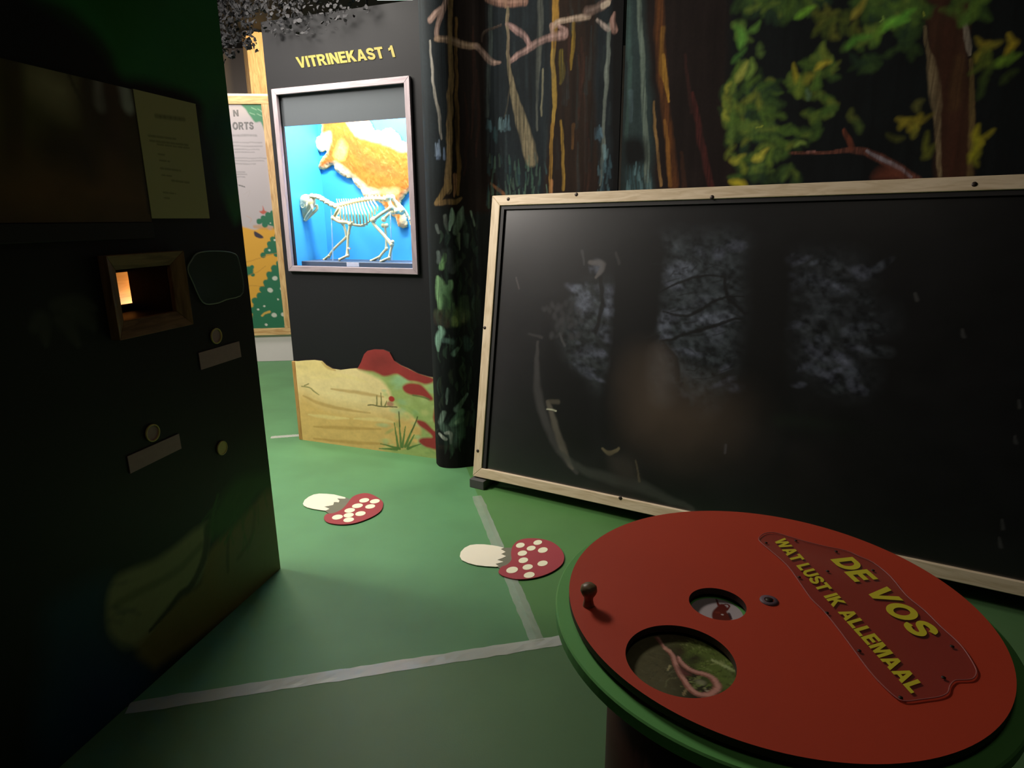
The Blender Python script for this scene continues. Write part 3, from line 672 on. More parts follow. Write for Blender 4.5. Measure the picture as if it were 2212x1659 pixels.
mb = MB(); mb.box(VP, vax, (is0, iz0, .006), (is1, iz1, .010)); mb.build('glass_pane', M_GLASS, case)
vz = (vpx(605, 271, .012)[1] + vpx(880, 257, .012)[1]) / 2
mb = MB(); mb.box(VP, vax, (is0 + .001, vz, .012), (is1 - .001, iz1 - .001, .024)); mb.build('valance', M_VALANCE, case)
mb = MB(); mb.box(VP, vax, (is0 + .05, IT - .03, .12), (is1 - .05, IT - .005, .16)); mb.build('led_strip', M_LED, case)
def case_light(name, s0, s1, d, z, power, color, tgt):
    c = vw((s0 + s1) / 2, z, d); o = area_light(name, c, tgt, s1 - s0, .05, power, color)
    zz = -unit(np.array(tgt) - c); xx = VU - zz * np.dot(VU, zz); xx = unit(xx); yy = np.cross(zz, xx)
    o.matrix_world = Matrix(((xx[0], yy[0], zz[0], c[0]), (xx[1], yy[1], zz[1], c[1]), (xx[2], yy[2], zz[2], c[2]), (0, 0, 0, 1)))
    return o
case_light('case_strip_lamp', is0 + .05, is1 - .05, .055, IT - .04, 34, (1, .97, .93), vw(.5, iz0 + .2, .30))
case_light('case_corner_lamp', is1 - .20, is1 - .04, .2, IT - .04, 9, (1, .98, .95), vw(.86, 1.6, .36))
# lettering above the window
O = vw(*vpx(645.6, 147.5)); E1 = vw(*vpx(856, 123)); E2 = vw(*vpx(638.5, 124))
lettering('VITRINEKAST 1', O, E1 - O, E2 - O, -VN * .003, M_YELLOW_DULL, case)

# painted dune board across the foot of the case
def vp0(x, y): return vpx(x, y, -.012)
c77 = crop(620, 580, 3.457)
out = [vp0(*q) for q in c77((75, 692), (140, 686), (205, 683), (262, 690), (295, 722), (340, 748), (400, 757), (470, 748), (528, 744), (552, 700), (575, 640), (600, 615), (650, 604), (720, 606), (765, 625), (800, 690), (850, 722), (910, 748), (980, 785), (1050, 805), (1135, 822), (1180, 830))]
os_, oz_ = np.array([p[0] for p in out]), np.array([p[1] for p in out])
DS0, DS1 = -.03, VW1 - .03
cd = Canvas(DS0, DS1, 0, 1, 260, 200, vp0, (230, 208, 150), 1.15, .0, .0028, 51)
top = np.interp(cd.S[0], os_, oz_)
cd.T = cd.T * top[None, :]; cd.X = cd.S + .006 * (vnoise(cd.S + 9, cd.T + 5, 18, 18, 3) - .5); cd.Y = cd.T + .006 * (vnoise(cd.S, cd.T, 18, 18, 4) - .5)
cd.win = lambda lo, hi: (slice(0, 200), slice(0, 260))
cd.poly(c77((60, 920), (300, 1000), (600, 1050), (850, 1060), (1000, 1120), (1200, 1420), (60, 1420)), (212, 176, 106), .8, 20)
cd.poly(c77((60, 650), (300, 660), (330, 790), (150, 800), (60, 800)), (222, 200, 128), .6, 20)
for a in (((120, 950), (250, 1010), (420, 1050), (620, 1080)), ((200, 1180), (420, 1190), (700, 1200)), ((330, 900), (560, 930), (720, 960)), ((200, 1270), (500, 1300), (760, 1310)), ((260, 700), (300, 735), (360, 760))):
    cd.stroke(c77(*a), [4, 9, 7, 3][:len(a)] if len(a) == 4 else [4, 9, 4], (176, 138, 72), .6, 1)
for a in (((150, 830), (400, 800), (600, 850)), ((500, 1120), (700, 1130), (800, 1150)), ((160, 1090), (300, 1110), (460, 1120))):
    cd.stroke(c77(*a), [4, 10, 4], (226, 206, 140), .6, 1)
GRN = [(520, 740), (620, 790), (700, 830), (760, 900), (800, 1000), (850, 1050), (960, 1120), (1000, 1180), (980, 1300), (840, 1350), (720, 1350), (800, 1380), (1200, 1450), (1200, 780), (1000, 780), (800, 760), (640, 730)]
cd.poly(c77(*GRN), (156, 176, 104), 1, 5)
for _ in range(60):
    x, y = random.uniform(700, 1130), random.uniform(800, 1380)
    cd.blob(*c77((x, y))[0], random.uniform(6, 18), random.uniform(3, 8), random.choice([(176, 196, 128), (132, 160, 92), (186, 190, 120), (146, 186, 140)]), .5, random.uniform(-.6, .6), .9)
cd.blob(*c77((850, 830))[0], 26, 11, (150, 196, 150), .7, .3, .8)
RED = (150, 52, 50)
cd.poly(c77((525, 750), (545, 680), (575, 620), (640, 590), (750, 600), (815, 690), (900, 740), (1000, 785), (1095, 820), (1085, 850), (1030, 865), (960, 845), (900, 835), (820, 790), (730, 805), (640, 770)), RED, 1, 3)
cd.poly(c77((600, 640), (740, 620), (800, 720), (720, 770), (610, 740)), (128, 46, 44), .7, 14)
cd.poly(c77((865, 880), (920, 855), (1000, 870), (1060, 930), (1090, 970), (1070, 985), (1010, 955), (930, 945), (880, 920)), RED, 1, 3)
cd.stroke(c77((940, 945), (1000, 958), (1060, 975)), 4, (90, 110, 60), .8, .8)
cd.poly(c77((1105, 1030), (1150, 1030), (1150, 1160), (1095, 1140)), RED, 1, 3)
cd.poly(c77((965, 1130), (1030, 1145), (1100, 1210), (1160, 1220), (1160, 1350), (1060, 1340), (1000, 1310), (985, 1280), (1020, 1262), (1085, 1260), (1040, 1210), (985, 1170)), RED, 1, 3)
cd.blob(*c77((782, 975))[0], 8, 7, (170, 50, 44), 1, 0, .3); cd.blob(*c77((770, 1012))[0], 10, 6, (170, 120, 96), .9, 0, .6)
DG = (84, 120, 60)
cd.stroke(c77((605, 1020), (640, 1018), (690, 1028), (760, 1032), (820, 1035)), 3, (86, 84, 48), .9, .6)
for a in (((672, 1020), (672, 950)), ((705, 1020), (702, 930)), ((730, 1026), (745, 990))): cd.stroke(c77(*a), [4, 2], (110, 110, 60), .9, .6)
cd.stroke(c77((110, 880), (170, 890), (200, 915), (240, 945)), [3, 3, 4, 2], (120, 116, 64), .8, .7); cd.stroke(c77((130, 875), (160, 860)), 3, (120, 116, 64), .8, .7)
for a in (((830, 1340), (800, 1150)), ((850, 1330), (835, 1080)), ((860, 1330), (885, 1175)), ((880, 1330), (975, 1110)), ((900, 1330), (950, 1240)), ((840, 1345), (700, 1310)), ((820, 1350), (690, 1345)), ((900, 1345), (1000, 1310))):
    cd.stroke(c77(*a), [7, 2], DG, .95, .5)
cd.stroke(c77((835, 1070), (840, 1180)), 3, (70, 66, 34), .8, .6); cd.stroke(c77((975, 1105), (930, 1220)), 3, (70, 84, 44), .8, .6)
cd.mottle(.12, 18, 30, 8)
canvas_slab('dune_board', cd, lambda S, T: VP[None, :] + S[:, None] * VU + T[:, None] * Z - VN * .012, VN * .0115, M_ART, case, (52, 40, 34))
mb = MB(); mb.box(VP, vax, (VW0 - .006, 0, -.014), (VW0 + .022, oz_[0] - .004, .02)); mb.build('edge_strip', wood_mat('orange_edge_strip', (196, 150, 88), (170, 124, 66)), case, bevel=.002)

# =================================================================== fox skeleton on its base
PD0, PD1 = .07, .33                                    # base from front to back
bq = [vpx(*q, PD0) for q in ((651, 564), (650, 577))]
bs0, bs1 = bq[0][0], is1 + .02; bz0, bz1 = iz0 - .03, bq[0][1]
sk = thing('fox_skeleton', vw(.55, bz0, .2), 'ivory fox skeleton standing on a dark base behind glass', 'skeleton')
mb = MB(); mb.box(VP, vax, (bs0, bz0, PD0), (bs1, bz1, PD1)); base = mb.build('base', M_PLINTH, sk, bevel=.003)
kq = [vpx(*q, PD0) for q in ((749, 567), (776, 576))]
mb = MB(); mb.box(VP, vax, (kq[0][0], kq[1][1], PD0 - .003), (kq[1][0], kq[0][1], PD0 - .0003)); mb.build('name_card', M_CARD, base)
DSK = .18
csk = lambda x, y, d=0.0: vw(*vpx(640 + x / 8.193, 400 + y / 8.193, DSK + d), DSK + d)
R1 = .0086
def bone(name, pts, r, d=(0, 0), knob=1.5, parent=None, seg=9):
    n = len(pts); P = [csk(*p, d[0] + (d[1] - d[0]) * i / max(n - 1, 1)) for i, p in enumerate(pts)]
    mb = MB(); C_ = catmull(P, 5) if n > 2 else [P[0] + (P[1] - P[0]) * t for t in np.linspace(0, 1, 7)]
    m = len(C_); rr = [r * (1 + (knob - 1) * (max(0, 1 - 5 * i / (m - 1)) + max(0, 1 - 5 * (m - 1 - i) / (m - 1)))) for i in range(m)]
    mb.tube(C_, rr, seg)
    if knob > 1.05:
        mb.sphere(C_[0], r * knob * 1.08, None, 10, 6); mb.sphere(C_[-1], r * knob * 1.08, None, 10, 6)
    return mb.build(name, M_BONE, parent or sk, True)
# skull: cranium, muzzle, eye hollow ridge, jaw
def skull():
    A, B = csk(255, 195), csk(95, 590); d = unit(B - A); L = np.linalg.norm(B - A); n = unit(np.cross(VN, d)); mb = MB()
    sec = [(0, .020, .022), (.06, .040, .036), (.16, .052, .042), (.28, .055, .042), (.38, .047, .036), (.46, .047, .038), (.56, .042, .028), (.7, .036, .022), (.85, .031, .018), (.97, .022, .014), (1.02, .006, .006)]
    P = []; seg = 16
    for t, a, b in sec:
        c = A + d * L * t + n * (.010 * math.sin(t * 3))
        P += [c + n * a * math.cos(2 * math.pi * k_ / seg) + VN * b * math.sin(2 * math.pi * k_ / seg) for k_ in range(seg)]
    f = [(i * seg + k_, i * seg + (k_ + 1) % seg, (i + 1) * seg + (k_ + 1) % seg, (i + 1) * seg + k_) for i in range(len(sec) - 1) for k_ in range(seg)]
    mb.add(P, f + [tuple(range(seg - 1, -1, -1)), tuple(range((len(sec) - 1) * seg, len(sec) * seg))])
    return mb.build('skull', M_BONE, sk, True), A, d, L, n
so, A, d, L, n = skull()
jn = n if np.dot(n, VU) > 0 else -n                     # towards the throat, right of the muzzle
mb = MB()
for sd in (-1, 1):
    mb.tube(catmull([A + d * L * .22 + jn * .046 + VN * .026 * sd, A + d * L * .34 + jn * .062 + VN * .026 * sd, A + d * L * .62 + jn * .048 + VN * .018 * sd, A + d * L * .98 + jn * .028 + VN * .004 * sd], 5), [.010] * 16, 8)
mb.build('jaw', M_BONE, so, True)
for sd in (-1, 1):
    mb = MB()
    c = A + d * L * .44 - jn * .004 + VN * .034 * sd
    ring = [c + .015 * (math.cos(t) * d + math.sin(t) * jn) for t in np.linspace(0, 2 * math.pi, 13)]
    mb.tube(ring, .0042, 6, False)
    mb.tube([A + d * L * .20 + jn * .02 + VN * .04 * sd, A + d * L * .34 + jn * .03 + VN * .046 * sd, A + d * L * .5 + jn * .02 + VN * .034 * sd], .005, 6)
    mb.build('cheek_bone', M_BONE, so, True)
mb = MB()
for i in range(9): mb.tube([A + d * L * (.58 + .045 * i) + jn * .030 - VN * .014, A + d * L * (.58 + .045 * i) + jn * .046 - VN * .014], [.0035, .001], 6)
mb.build('teeth', M_BONE, so, True)
# spine as one jointed column per region
def vertebrae(name, pts, n, r, spine=None, count=None):
    C_ = catmull([csk(*p) for p in pts], 12); mb = MB(); L_ = len(C_)
    for i in range(n):
        t = i / (n - 1) * (L_ - 1.001); a = C_[int(t)]; b = C_[min(int(t) + 1, L_ - 1)]; c = a + (b - a) * (t - int(t)); dd = unit(b - a if np.linalg.norm(b - a) > 1e-6 else C_[-1] - C_[-2])
        rr = r[0] + (r[1] - r[0]) * i / (n - 1); ln = np.linalg.norm(C_[-1] - C_[0]) / n * .46
        mb.tube([c - dd * ln, c - dd * ln * .5, c + dd * ln * .5, c + dd * ln], [rr * 1.05, rr * .8, rr * .8, rr * 1.05], 9)
        up = unit(np.cross(dd, VN)); up = up if up[2] > 0 else -up
        if spine: mb.tube([c, c + up * spine - dd * .004], [rr * .55, rr * .25], 6); mb.tube([c - VN * rr * 1.9, c + VN * rr * 1.9], rr * .35, 6)
    return mb.build(name, M_BONE, sk, True)
vertebrae('neck_bones', [(290, 200), (400, 215), (480, 260), (610, 335), (730, 385)], 7, (.0175, .0185), .018)
vertebrae('back_bones', [(730, 375), (900, 330), (1080, 285), (1250, 255)], 13, (.014, .013), .02)
vertebrae('loin_bones', [(1250, 255), (1360, 245), (1480, 245), (1620, 258)], 7, (.0145, .0155), .024)
for i in range(9):
    x = 715 + i * 40; yb = 345 - i * 10; bone('spine_process', [(x + 22, yb), (x, 245 + abs(i - 4) * 1.5 - 6)], .0032, (0, 0), 1.0, None, 6)
bone('tail', [(1700, 250), (1780, 310), (1850, 370), (1920, 450), (1985, 560), (2020, 650), (2050, 730), (2062, 810)], .0078, (0, .02), 1.0)
for i in range(11):
    p = catmull([csk(*q, .01) for q in ((1700, 250), (1850, 370), (1985, 560), (2062, 810))], 10); c = p[int(i * 2.8)]
    mb = MB(); mb.sphere(c, .0125 - .0006 * i, None, 9, 6); mb.build('tail_bone', M_BONE, sk, True)
# ribs: both sides bowed out
for i in range(13):
    t = i / 12; x0_ = 770 + 640 * t * .92; y0_ = 375 - 120 * t
    if i < 9: x1_, y1_ = 760 + 520 * (i / 9) + 30, 640 + 70 * (i / 9)
    else: x1_, y1_ = 1300 + (i - 9) * 45, 640 - (i - 9) * 62
    for sd in (-1, 1):
        bow = .052 + .03 * math.sin(math.pi * min(t * 1.1, 1))
        P = [csk(x0_, y0_, 0), csk(x0_ + 12 + 18 * t, y0_ + (y1_ - y0_) * .25, sd * bow * .8), csk(x0_ + (x1_ - x0_) * .55 + 36 * t, y0_ + (y1_ - y0_) * .6, sd * bow), csk(x1_, y1_, sd * .026 if i < 9 else sd * bow * .8)]
        C_ = catmull(P, 6); mb = MB(); mb.tube(C_, [.0052] * len(C_), 7); mb.build('rib', M_BONE, sk, True)
bone('breastbone', [(640, 585), (740, 630), (880, 655), (1000, 695), (1140, 715), (1200, 705)], .0095, (0, 0), 1.1)
for sd in (-1, 1):
    bone('costal_arch', [(1150, 715), (1240, 680), (1310, 630), (1345, 590)], .0055, (sd * .012, sd * .05), 1.0)
    # shoulder blade
    q = [csk(735, 375, sd * .05), csk(800, 400, sd * .058), csk(760, 500, sd * .062), csk(680, 570, sd * .055), csk(640, 560, sd * .05), csk(690, 460, sd * .055)]
    mb = MB(); mb.prism(q, VN * .006); mb.build('shoulder_blade', M_BONE, sk, False, .0015)
    mb = MB(); mb.tube([csk(745, 385, sd * .056 - .004), csk(655, 560, sd * .056 - .004)], .005, 7); mb.build('blade_ridge', M_BONE, sk, True)
# fore legs
bone('upper_foreleg', [(655, 580), (760, 645), (900, 660), (955, 690)], .0112, (-.055, -.05), 1.4)
bone('lower_foreleg', [(960, 690), (925, 860), (912, 1050), (908, 1240)], .0092, (-.05, -.05), 1.5)
bone('elbow_bone', [(985, 660), (955, 720), (935, 860)], .006, (-.052, -.05), 1.3)
bone('upper_foreleg', [(700, 570), (780, 600), (830, 680)], .0108, (.055, .05), 1.3)
bone('middle_foreleg', [(830, 680), (870, 800), (892, 920)], .0088, (.05, .05), 1.3)
bone('lower_foreleg', [(892, 920), (760, 1040), (650, 1150), (575, 1265)], .0088, (.05, .05), 1.4)
# hind legs
mb = MB(); bone('hip_bone', [(1625, 225), (1660, 330), (1700, 400), (1775, 460)], .0125, (-.03, -.03), 1.5)
bone('hip_bone', [(1700, 215), (1760, 330), (1800, 420), (1860, 480)], .0115, (.03, .03), 1.5)
bone('seat_bone', [(1710, 230), (1790, 330), (1890, 440)], .009, (.0, .0), 1.4); bone('seat_bone', [(1760, 450), (1830, 490), (1880, 470)], .0095, (-.03, .03), 1.3)
bone('thigh_bone', [(1680, 400), (1520, 500), (1370, 610)], .0112, (-.045, -.055), 1.6)
bone('shin_bone', [(1350, 620), (1385, 700), (1520, 850), (1690, 1050)], .0105, (-.055, -.05), 1.5)
bone('hock_bone', [(1705, 1005), (1700, 1060), (1675, 1160), (1645, 1300)], .0092, (-.05, -.05), 1.3)
bone('thigh_bone', [(1715, 470), (1630, 520), (1550, 605)], .0105, (.045, .055), 1.6)
bone('knee_bone', [(1540, 715), (1600, 715)], .011, (.055, .055), 1.3)
bone('shin_bone', [(1575, 730), (1590, 900), (1600, 1110)], .0085, (.055, .055), 1.4)
bone('hock_bone', [(1600, 1125), (1530, 1200), (1465, 1285)], .0088, (.05, .05), 1.4)
def paw(x, y, dx, dd):
    for k_ in range(4):
        bone('toe', [(x, y), (x - dx * .45, y + 28 + 6 * k_), (x - dx * .8, y + 52 + 4 * k_), (x - dx, y + 66 + 4 * k_)], .0062, (dd + (k_ - 1.5) * .006, dd + (k_ - 1.5) * .014), 1.25, None, 7)
paw(905, 1245, 140, -.05); paw(575, 1250, 90, .05); paw(1645, 1280, 150, -.05); paw(1462, 1270, 140, .05)
for x, y0_, y1_, dd in ((620, 420, 1335, 0.0), (1665, 480, 1335, 0.0)):
    mb = MB(); mb.tube([csk(x, y0_, dd), csk(x + 28, y1_, dd)], .0045, 10); mb.build('support_rod', M_ROD, sk, True)
mb = MB(); mb.box(csk(930, 1122, -.06), vax, (-.011, -.005, 0), (.011, .005, .01)); mb.build('wire_clip', M_CARD, sk, bevel=.001)

# =================================================================== fox pelt on the back of the case
c3b = crop(660, 250, 8.296)
DPE = .36
ol = c3b((260, 20), (248, 170), (240, 320), (170, 380), (80, 420), (100, 480), (190, 620), (280, 640), (340, 650), (240, 770), (200, 860), (165, 960), (240, 955), (330, 955), (400, 905), (485, 905), (490, 965), (600, 1060), (700, 1110), (790, 1120), (850, 1240), (950, 1330), (1010, 1440), (1120, 1490), (1250, 1480), (1300, 1560))
ol += [(820, 440), (836, 462), (849, 470), (856, 488), (869, 494), (876, 487), (872, 462), (862, 440), (872, 424), (884, 412), (905, 405)]
ol += c3b((2100, 900), (2100, 520), (1840, 470), (1690, 445), (1640, 340), (1530, 215), (1400, 230), (1210, 245), (1130, 110), (1080, 20), (1060, -120), (300, -120))
pp_pelt = lambda x, y: vpx(x, y, DPE)
def pelt():
    poly = np.array([pp_pelt(*q) for q in ol]); poly = np.array(catmull(poly, 4, True)); poly[:, 0] = np.minimum(poly[:, 0], is1 + .02)
    s = np.linspace(poly[:, 0].min() - .01, poly[:, 0].max() + .01, 190); t = np.linspace(poly[:, 1].min() - .01, poly[:, 1].max() + .01, 200)
    S, T = np.meshgrid(s, t); X = S + .014 * (vnoise(S + 5, T + 5, 60, 60, 2) - .5); Y = T + .02 * (vnoise(S + 8, T + 3, 60, 60, 6) - .5)
    ins = np.zeros(S.shape, bool); D = np.full(S.shape, 9.0)
    for i in range(len(poly)):
        a, b = poly[i], poly[(i + 1) % len(poly)]
        if a[1] != b[1]: ins ^= ((a[1] > Y) != (b[1] > Y)) & (X < (b[0] - a[0]) * (Y - a[1]) / (b[1] - a[1]) + a[0])
        dd = b - a; L2 = (dd ** 2).sum() + 1e-12; q = np.clip(((X - a[0]) * dd[0] + (Y - a[1]) * dd[1]) / L2, 0, 1)
        D = np.minimum(D, np.hypot(X - a[0] - q * dd[0], Y - a[1] - q * dd[1]))
    ca = Canvas(s[0], s[-1], t[0], t[-1], 190, 200, pp_pelt, (196, 98, 34), 1.0, .012, .0029, 61)
    cream = (240, 214, 160)
    ca.mix((slice(None), slice(None)), np.clip(1 - D / .034, 0, 1) * .75, cream)
    ca.poly(c3b((60, 400), (400, 300), (430, 480), (360, 660), (180, 660)), (244, 226, 178), .95, 6)
    ca.poly(c3b((520, 720), (560, 540), (640, 430), (740, 560), (700, 760), (580, 800)), (238, 196, 90), .9, 6)
    ca.poly(c3b((760, 60), (1100, 60), (1300, 300), (1640, 380), (1900, 480), (1900, 640), (1500, 520), (1120, 400), (900, 330)), (246, 226, 180), .85, 8)
    ca.poly(c3b((490, 880), (560, 850), (800, 1040), (1060, 1250), (1300, 1350), (1240, 1490), (1020, 1440), (780, 1130), (520, 1000)), (238, 214, 172), .9, 6)
    ca.poly(c3b((620, 360), (800, 400), (1000, 560), (960, 660), (800, 620)), (176, 78, 34), .6, 12)
    ca.poly(c3b((950, 720), (1200, 760), (1560, 960), (1600, 1040), (1200, 1000)), (168, 80, 44), .5, 16)
    ca.poly(c3b((1350, 1330), (1640, 1310), (1640, 1420), (1400, 1440)), (226, 180, 120), .8, 6)
    ca.blob(868, 480, 9, 12, (214, 190, 150), .9, 0, .6); ca.blob(850, 452, 8, 10, (206, 160, 110), .7, 0, .6)
    for _ in range(900):
        x, y = random.uniform(s[0], s[-1]), random.uniform(t[0], t[-1]); a = random.uniform(-1.4, -.3)
        ca.stroke([(x, y), (x + .03 * math.cos(a), y + .03 * math.sin(a))], .004, random.choice([(164, 76, 30), (206, 120, 52), (220, 150, 84), (176, 88, 36)]), .35, 1, False, True)
    H_ = .022 * (1 - np.exp(-D / .02)) + .008 * (vnoise(S + 1, T + 2, 40, 26, 9) - .3)
    idx = -np.ones(S.shape, int); cell = ins[:-1, :-1] & ins[1:, :-1] & ins[:-1, 1:] & ins[1:, 1:]
    use = np.zeros(S.shape, bool); use[:-1, :-1] |= cell; use[1:, :-1] |= cell; use[:-1, 1:] |= cell; use[1:, 1:] |= cell
    ii = np.argwhere(use); idx[use] = np.arange(len(ii)); n_ = len(ii)
    Fp = [vw(S[i, j], T[i, j], DPE + .03 - max(H_[i, j], .004) - .006) for i, j in ii]; Bp = [vw(S[i, j], T[i, j], DPE + .034) for i, j in ii]
    fcs = []; edges = {}
    for i, j in np.argwhere(cell):
        q = (idx[i, j], idx[i, j + 1], idx[i + 1, j + 1], idx[i + 1, j]); fcs.append(q); fcs.append(tuple(n_ + w_ for w_ in q[::-1]))
        for k_ in range(4):
            e = (q[k_], q[(k_ + 1) % 4])
            if (e[1], e[0]) in edges: edges.pop((e[1], e[0]))
            else: edges[e] = 1
    fcs += [(b, a, a + n_, b + n_) for a, b in edges]
    mb = MB(); mb.v = [tuple(p) for p in Fp + Bp]; mb.g = mb.v; mb.f = [tuple(map(int, q)) for q in fcs]
    cc = np.array([ca.A[i, j] for i, j in ii]); return mb.build('fox_pelt', M_FUR, None, True, cols=np.concatenate([cc, cc]))
tag(pelt(), 'orange and cream fox pelt hanging on the blue back of the case', 'fur pelt')

# =================================================================== framed night picture leaning on the wall (pose first, the mural needs it)
TH, PHI, LEAN, BHT = -0.528, 0.010, 0.179, 1.592
BB = on_floor(1021, 1028, .06)
BU = V3(math.cos(TH) * math.cos(PHI), math.sin(TH) * math.cos(PHI), math.sin(PHI)); BH = V3(-math.sin(TH), math.cos(TH), 0)
_up = np.cross(BU, -BH); _up = _up if _up[2] > 0 else -_up
BE = _up * math.cos(LEAN) + BH * math.sin(LEAN); BN = np.cross(BU, BE); BN = BN if np.dot(BN, BH) > 0 else -BN   # BN points behind the picture
MU = V3(math.cos(TH), math.sin(TH), 0); MOFF = .385; MP = BB + BH * MOFF; MP[2] = 0

# =================================================================== painted forest backdrops
def plan_profile():
    pts = [(-.470, 3.818), (-.486, 3.785), (-.482, 3.745), (-.455, 3.692), (-.405, 3.668), (-.34, 3.668), (-.27, 3.690), (-.18, 3.708), (-.06, 3.712)]
    pts = [np.array(p) for p in pts] + [MP[:2] + MU[:2] * s for s in (.22, .32, .42)]
    return catmull(pts, 6), .42
PROF, S_FLAT = plan_profile()
S_SEAM = np.dot(on_plane(1346, 200, MP, BH) - MP, MU)
PROF = PROF + [MP[:2] + MU[:2] * s for s in np.linspace(S_FLAT + .03, S_SEAM - .012, 40)]
PROF = np.array(PROF); ARC = np.concatenate([[0], np.cumsum(np.hypot(*np.diff(PROF, axis=0).T))])
def mural_px(x, y):
    d = ray(x, y); best = None
    cr = PROF[:, 0] * d[1] - PROF[:, 1] * d[0]
    for i in range(len(PROF) - 1):
        if cr[i] * cr[i + 1] <= 0 and cr[i] != cr[i + 1]:
            t = cr[i] / (cr[i] - cr[i + 1]); p = PROF[i] + (PROF[i + 1] - PROF[i]) * t; r_ = np.dot(p, d[:2]) / np.dot(d[:2], d[:2])
            if best is None or r_ < best[0]: best = (r_, ARC[i] + (ARC[i + 1] - ARC[i]) * t)
    if best is None:
        end = 0 if x < 1000 else -1
        r_ = np.dot(PROF[end], d[:2]) / np.dot(d[:2], d[:2]); best = (r_, ARC[end] + (x - (935 if end == 0 else 1345)) * .0028)
    return best[1], CAM_H + d[2] * best[0]
MH = 3.05
cm = Canvas(0, ARC[-1], 0, MH, 420, 620, mural_px, (26, 30, 32), 1.0, .008, .0028, 71)
cm.brush(150, 7, .05)
DK = (34, 26, 22)
# misty depth between the trunks
cm.poly([(925, -60), (1330, -60), (1330, 430), (925, 430)], (30, 38, 42), .8, 40)
cm.poly([(925, 430), (1060, 430), (1060, 1010), (925, 1010)], (22, 28, 28), .9, 30)
# trunks
cm.poly([(968, -60), (1048, -60), (1052, 300), (1085, 420), (1060, 460), (960, 440), (972, 300)], DK, .95, 6)
cm.poly([(1196, -60), (1282, -60), (1284, 200), (1290, 440), (1180, 440), (1194, 200)], (40, 28, 20), .95, 6)
cm.poly([(1324, -60), (1350, -60), (1350, 450), (1322, 450)], (10, 10, 10), .95, 5)
cm.stroke([(1062, -40), (1058, 120), (1052, 250)], [7, 8, 7], (84, 96, 92), .8, .7)
cm.stroke([(1167, -40), (1167, 80), (1160, 180), (1160, 280)], [9, 12, 6, 5], (100, 104, 96), .8, .6)
cm.stroke([(1172, 150), (1170, 250)], 4, (140, 136, 110), .8, .6)
cm.stroke([(1316, 55), (1312, 150), (1306, 250), (1302, 330), (1296, 400)], [7, 8, 6, 7, 3], (132, 142, 132), .85, .6)
cm.stroke([(929, 90), (936, 170), (947, 250), (954, 300)], [4, 5, 6, 4], (164, 160, 150), .9, .6)
cm.stroke([(975, -40), (972, 60), (974, 150), (972, 250), (970, 350), (968, 410)], [10, 9, 10, 12, 12, 16], (176, 146, 100), .95, .4)
cm.stroke([(985, 40), (986, 150), (988, 280), (992, 360), (990, 420)], [5, 6, 8, 8, 6], (150, 116, 66), .8, .6)
cm.stroke([(984, 380), (984, 410), (982, 425)], [8, 7, 3], (190, 140, 104), .9, .5)
cm.stroke([(968, 395), (955, 420), (944, 438)], [12, 12, 8], (150, 122, 76), .95, .4)
cm.stroke([(944, 440), (965, 436), (985, 436), (998, 428)], [9, 10, 10, 4], (150, 122, 80), .9, .5)
cm.stroke([(962, 425), (974, 412)], 4, (40, 30, 20), .8, .6)
cm.stroke([(1096, 15), (1097, 80), (1099, 140), (1108, 190), (1125, 260), (1140, 310), (1148, 345)], [5, 6, 8, 14, 22, 27, 26], (150, 138, 108), .95, .35)
cm.stroke([(1103, 180), (1095, 230), (1090, 250)], 3, (90, 84, 70), .7, .8)
cm.stroke([(1202, -40), (1198, 60), (1194, 120), (1198, 220), (1192, 300), (1190, 410)], [14, 12, 9, 8, 7, 8], (176, 134, 58), .95, .4)
cm.stroke([(1194, 110), (1198, 200), (1196, 260)], [8, 9, 6], (178, 148, 70), .9, .5)
cm.stroke([(1240, 50), (1238, 110), (1232, 150)], [7, 8, 3], (158, 128, 48), .85, .6)
cm.stroke([(1212, 110), (1214, 160), (1210, 180)], [9, 10, 4], (126, 112, 44), .8, .7)
cm.stroke([(1212, 260), (1216, 330), (1218, 410)], [5, 6, 6], (176, 140, 60), .85, .6)
cm.stroke([(1238, 270), (1238, 320)], [6, 5], (120, 84, 44), .8, .7); cm.stroke([(1192, 390), (1190, 415)], 8, (196, 140, 90), .9, .5)
for x, y0_, y1_ in ((1256, 80, 200), (1262, 200, 420), (1250, 120, 260), (1226, 30, 180), (1270, 300, 420), (1020, 60, 300), (1030, 150, 340), (1005, 200, 380)):
    cm.stroke([(x, y0_), (x + 4, (y0_ + y1_) / 2), (x - 2, y1_)], [3, 7, 3], (70, 42, 32), .5, 1)
cm.stroke([(1062, 398), (1080, 412), (1092, 424)], [4, 7, 6], (160, 110, 72), .9, .6)
# reeds and undergrowth
for (x, y, c) in [(1055, 270, (84, 116, 124)), (1085, 266, (110, 140, 146)), (1098, 264, (100, 130, 140)), (1072, 290, (52, 82, 86)), (945, 318, (140, 160, 184)), (952, 330, (120, 140, 170)), (1300, 285, (96, 124, 140)), (1290, 290, (70, 96, 110)), (1306, 330, (110, 140, 146))]:
    for k_ in range(5):
        xx = x + random.uniform(-7, 7); cm.stroke([(xx, y - random.uniform(6, 16)), (xx + random.uniform(-2, 2), y + random.uniform(6, 18))], [3, 5], c, .6, .8)
for _ in range(70):
    x = random.uniform(1052, 1182); y = random.uniform(330, 425); l = random.uniform(14, 40)
    cm.stroke([(x, y), (x + random.uniform(-4, 4), y + l)], [2, 5], random.choice([(72, 104, 88), (52, 82, 84), (96, 126, 108), (40, 64, 66)]), .65, .8)
for _ in range(26):
    x = random.uniform(1285, 1320); y = random.uniform(330, 420); cm.stroke([(x, y), (x + random.uniform(-3, 3), y + random.uniform(15, 40))], [2, 5], random.choice([(70, 100, 110), (96, 130, 140), (48, 70, 80)]), .6, .8)
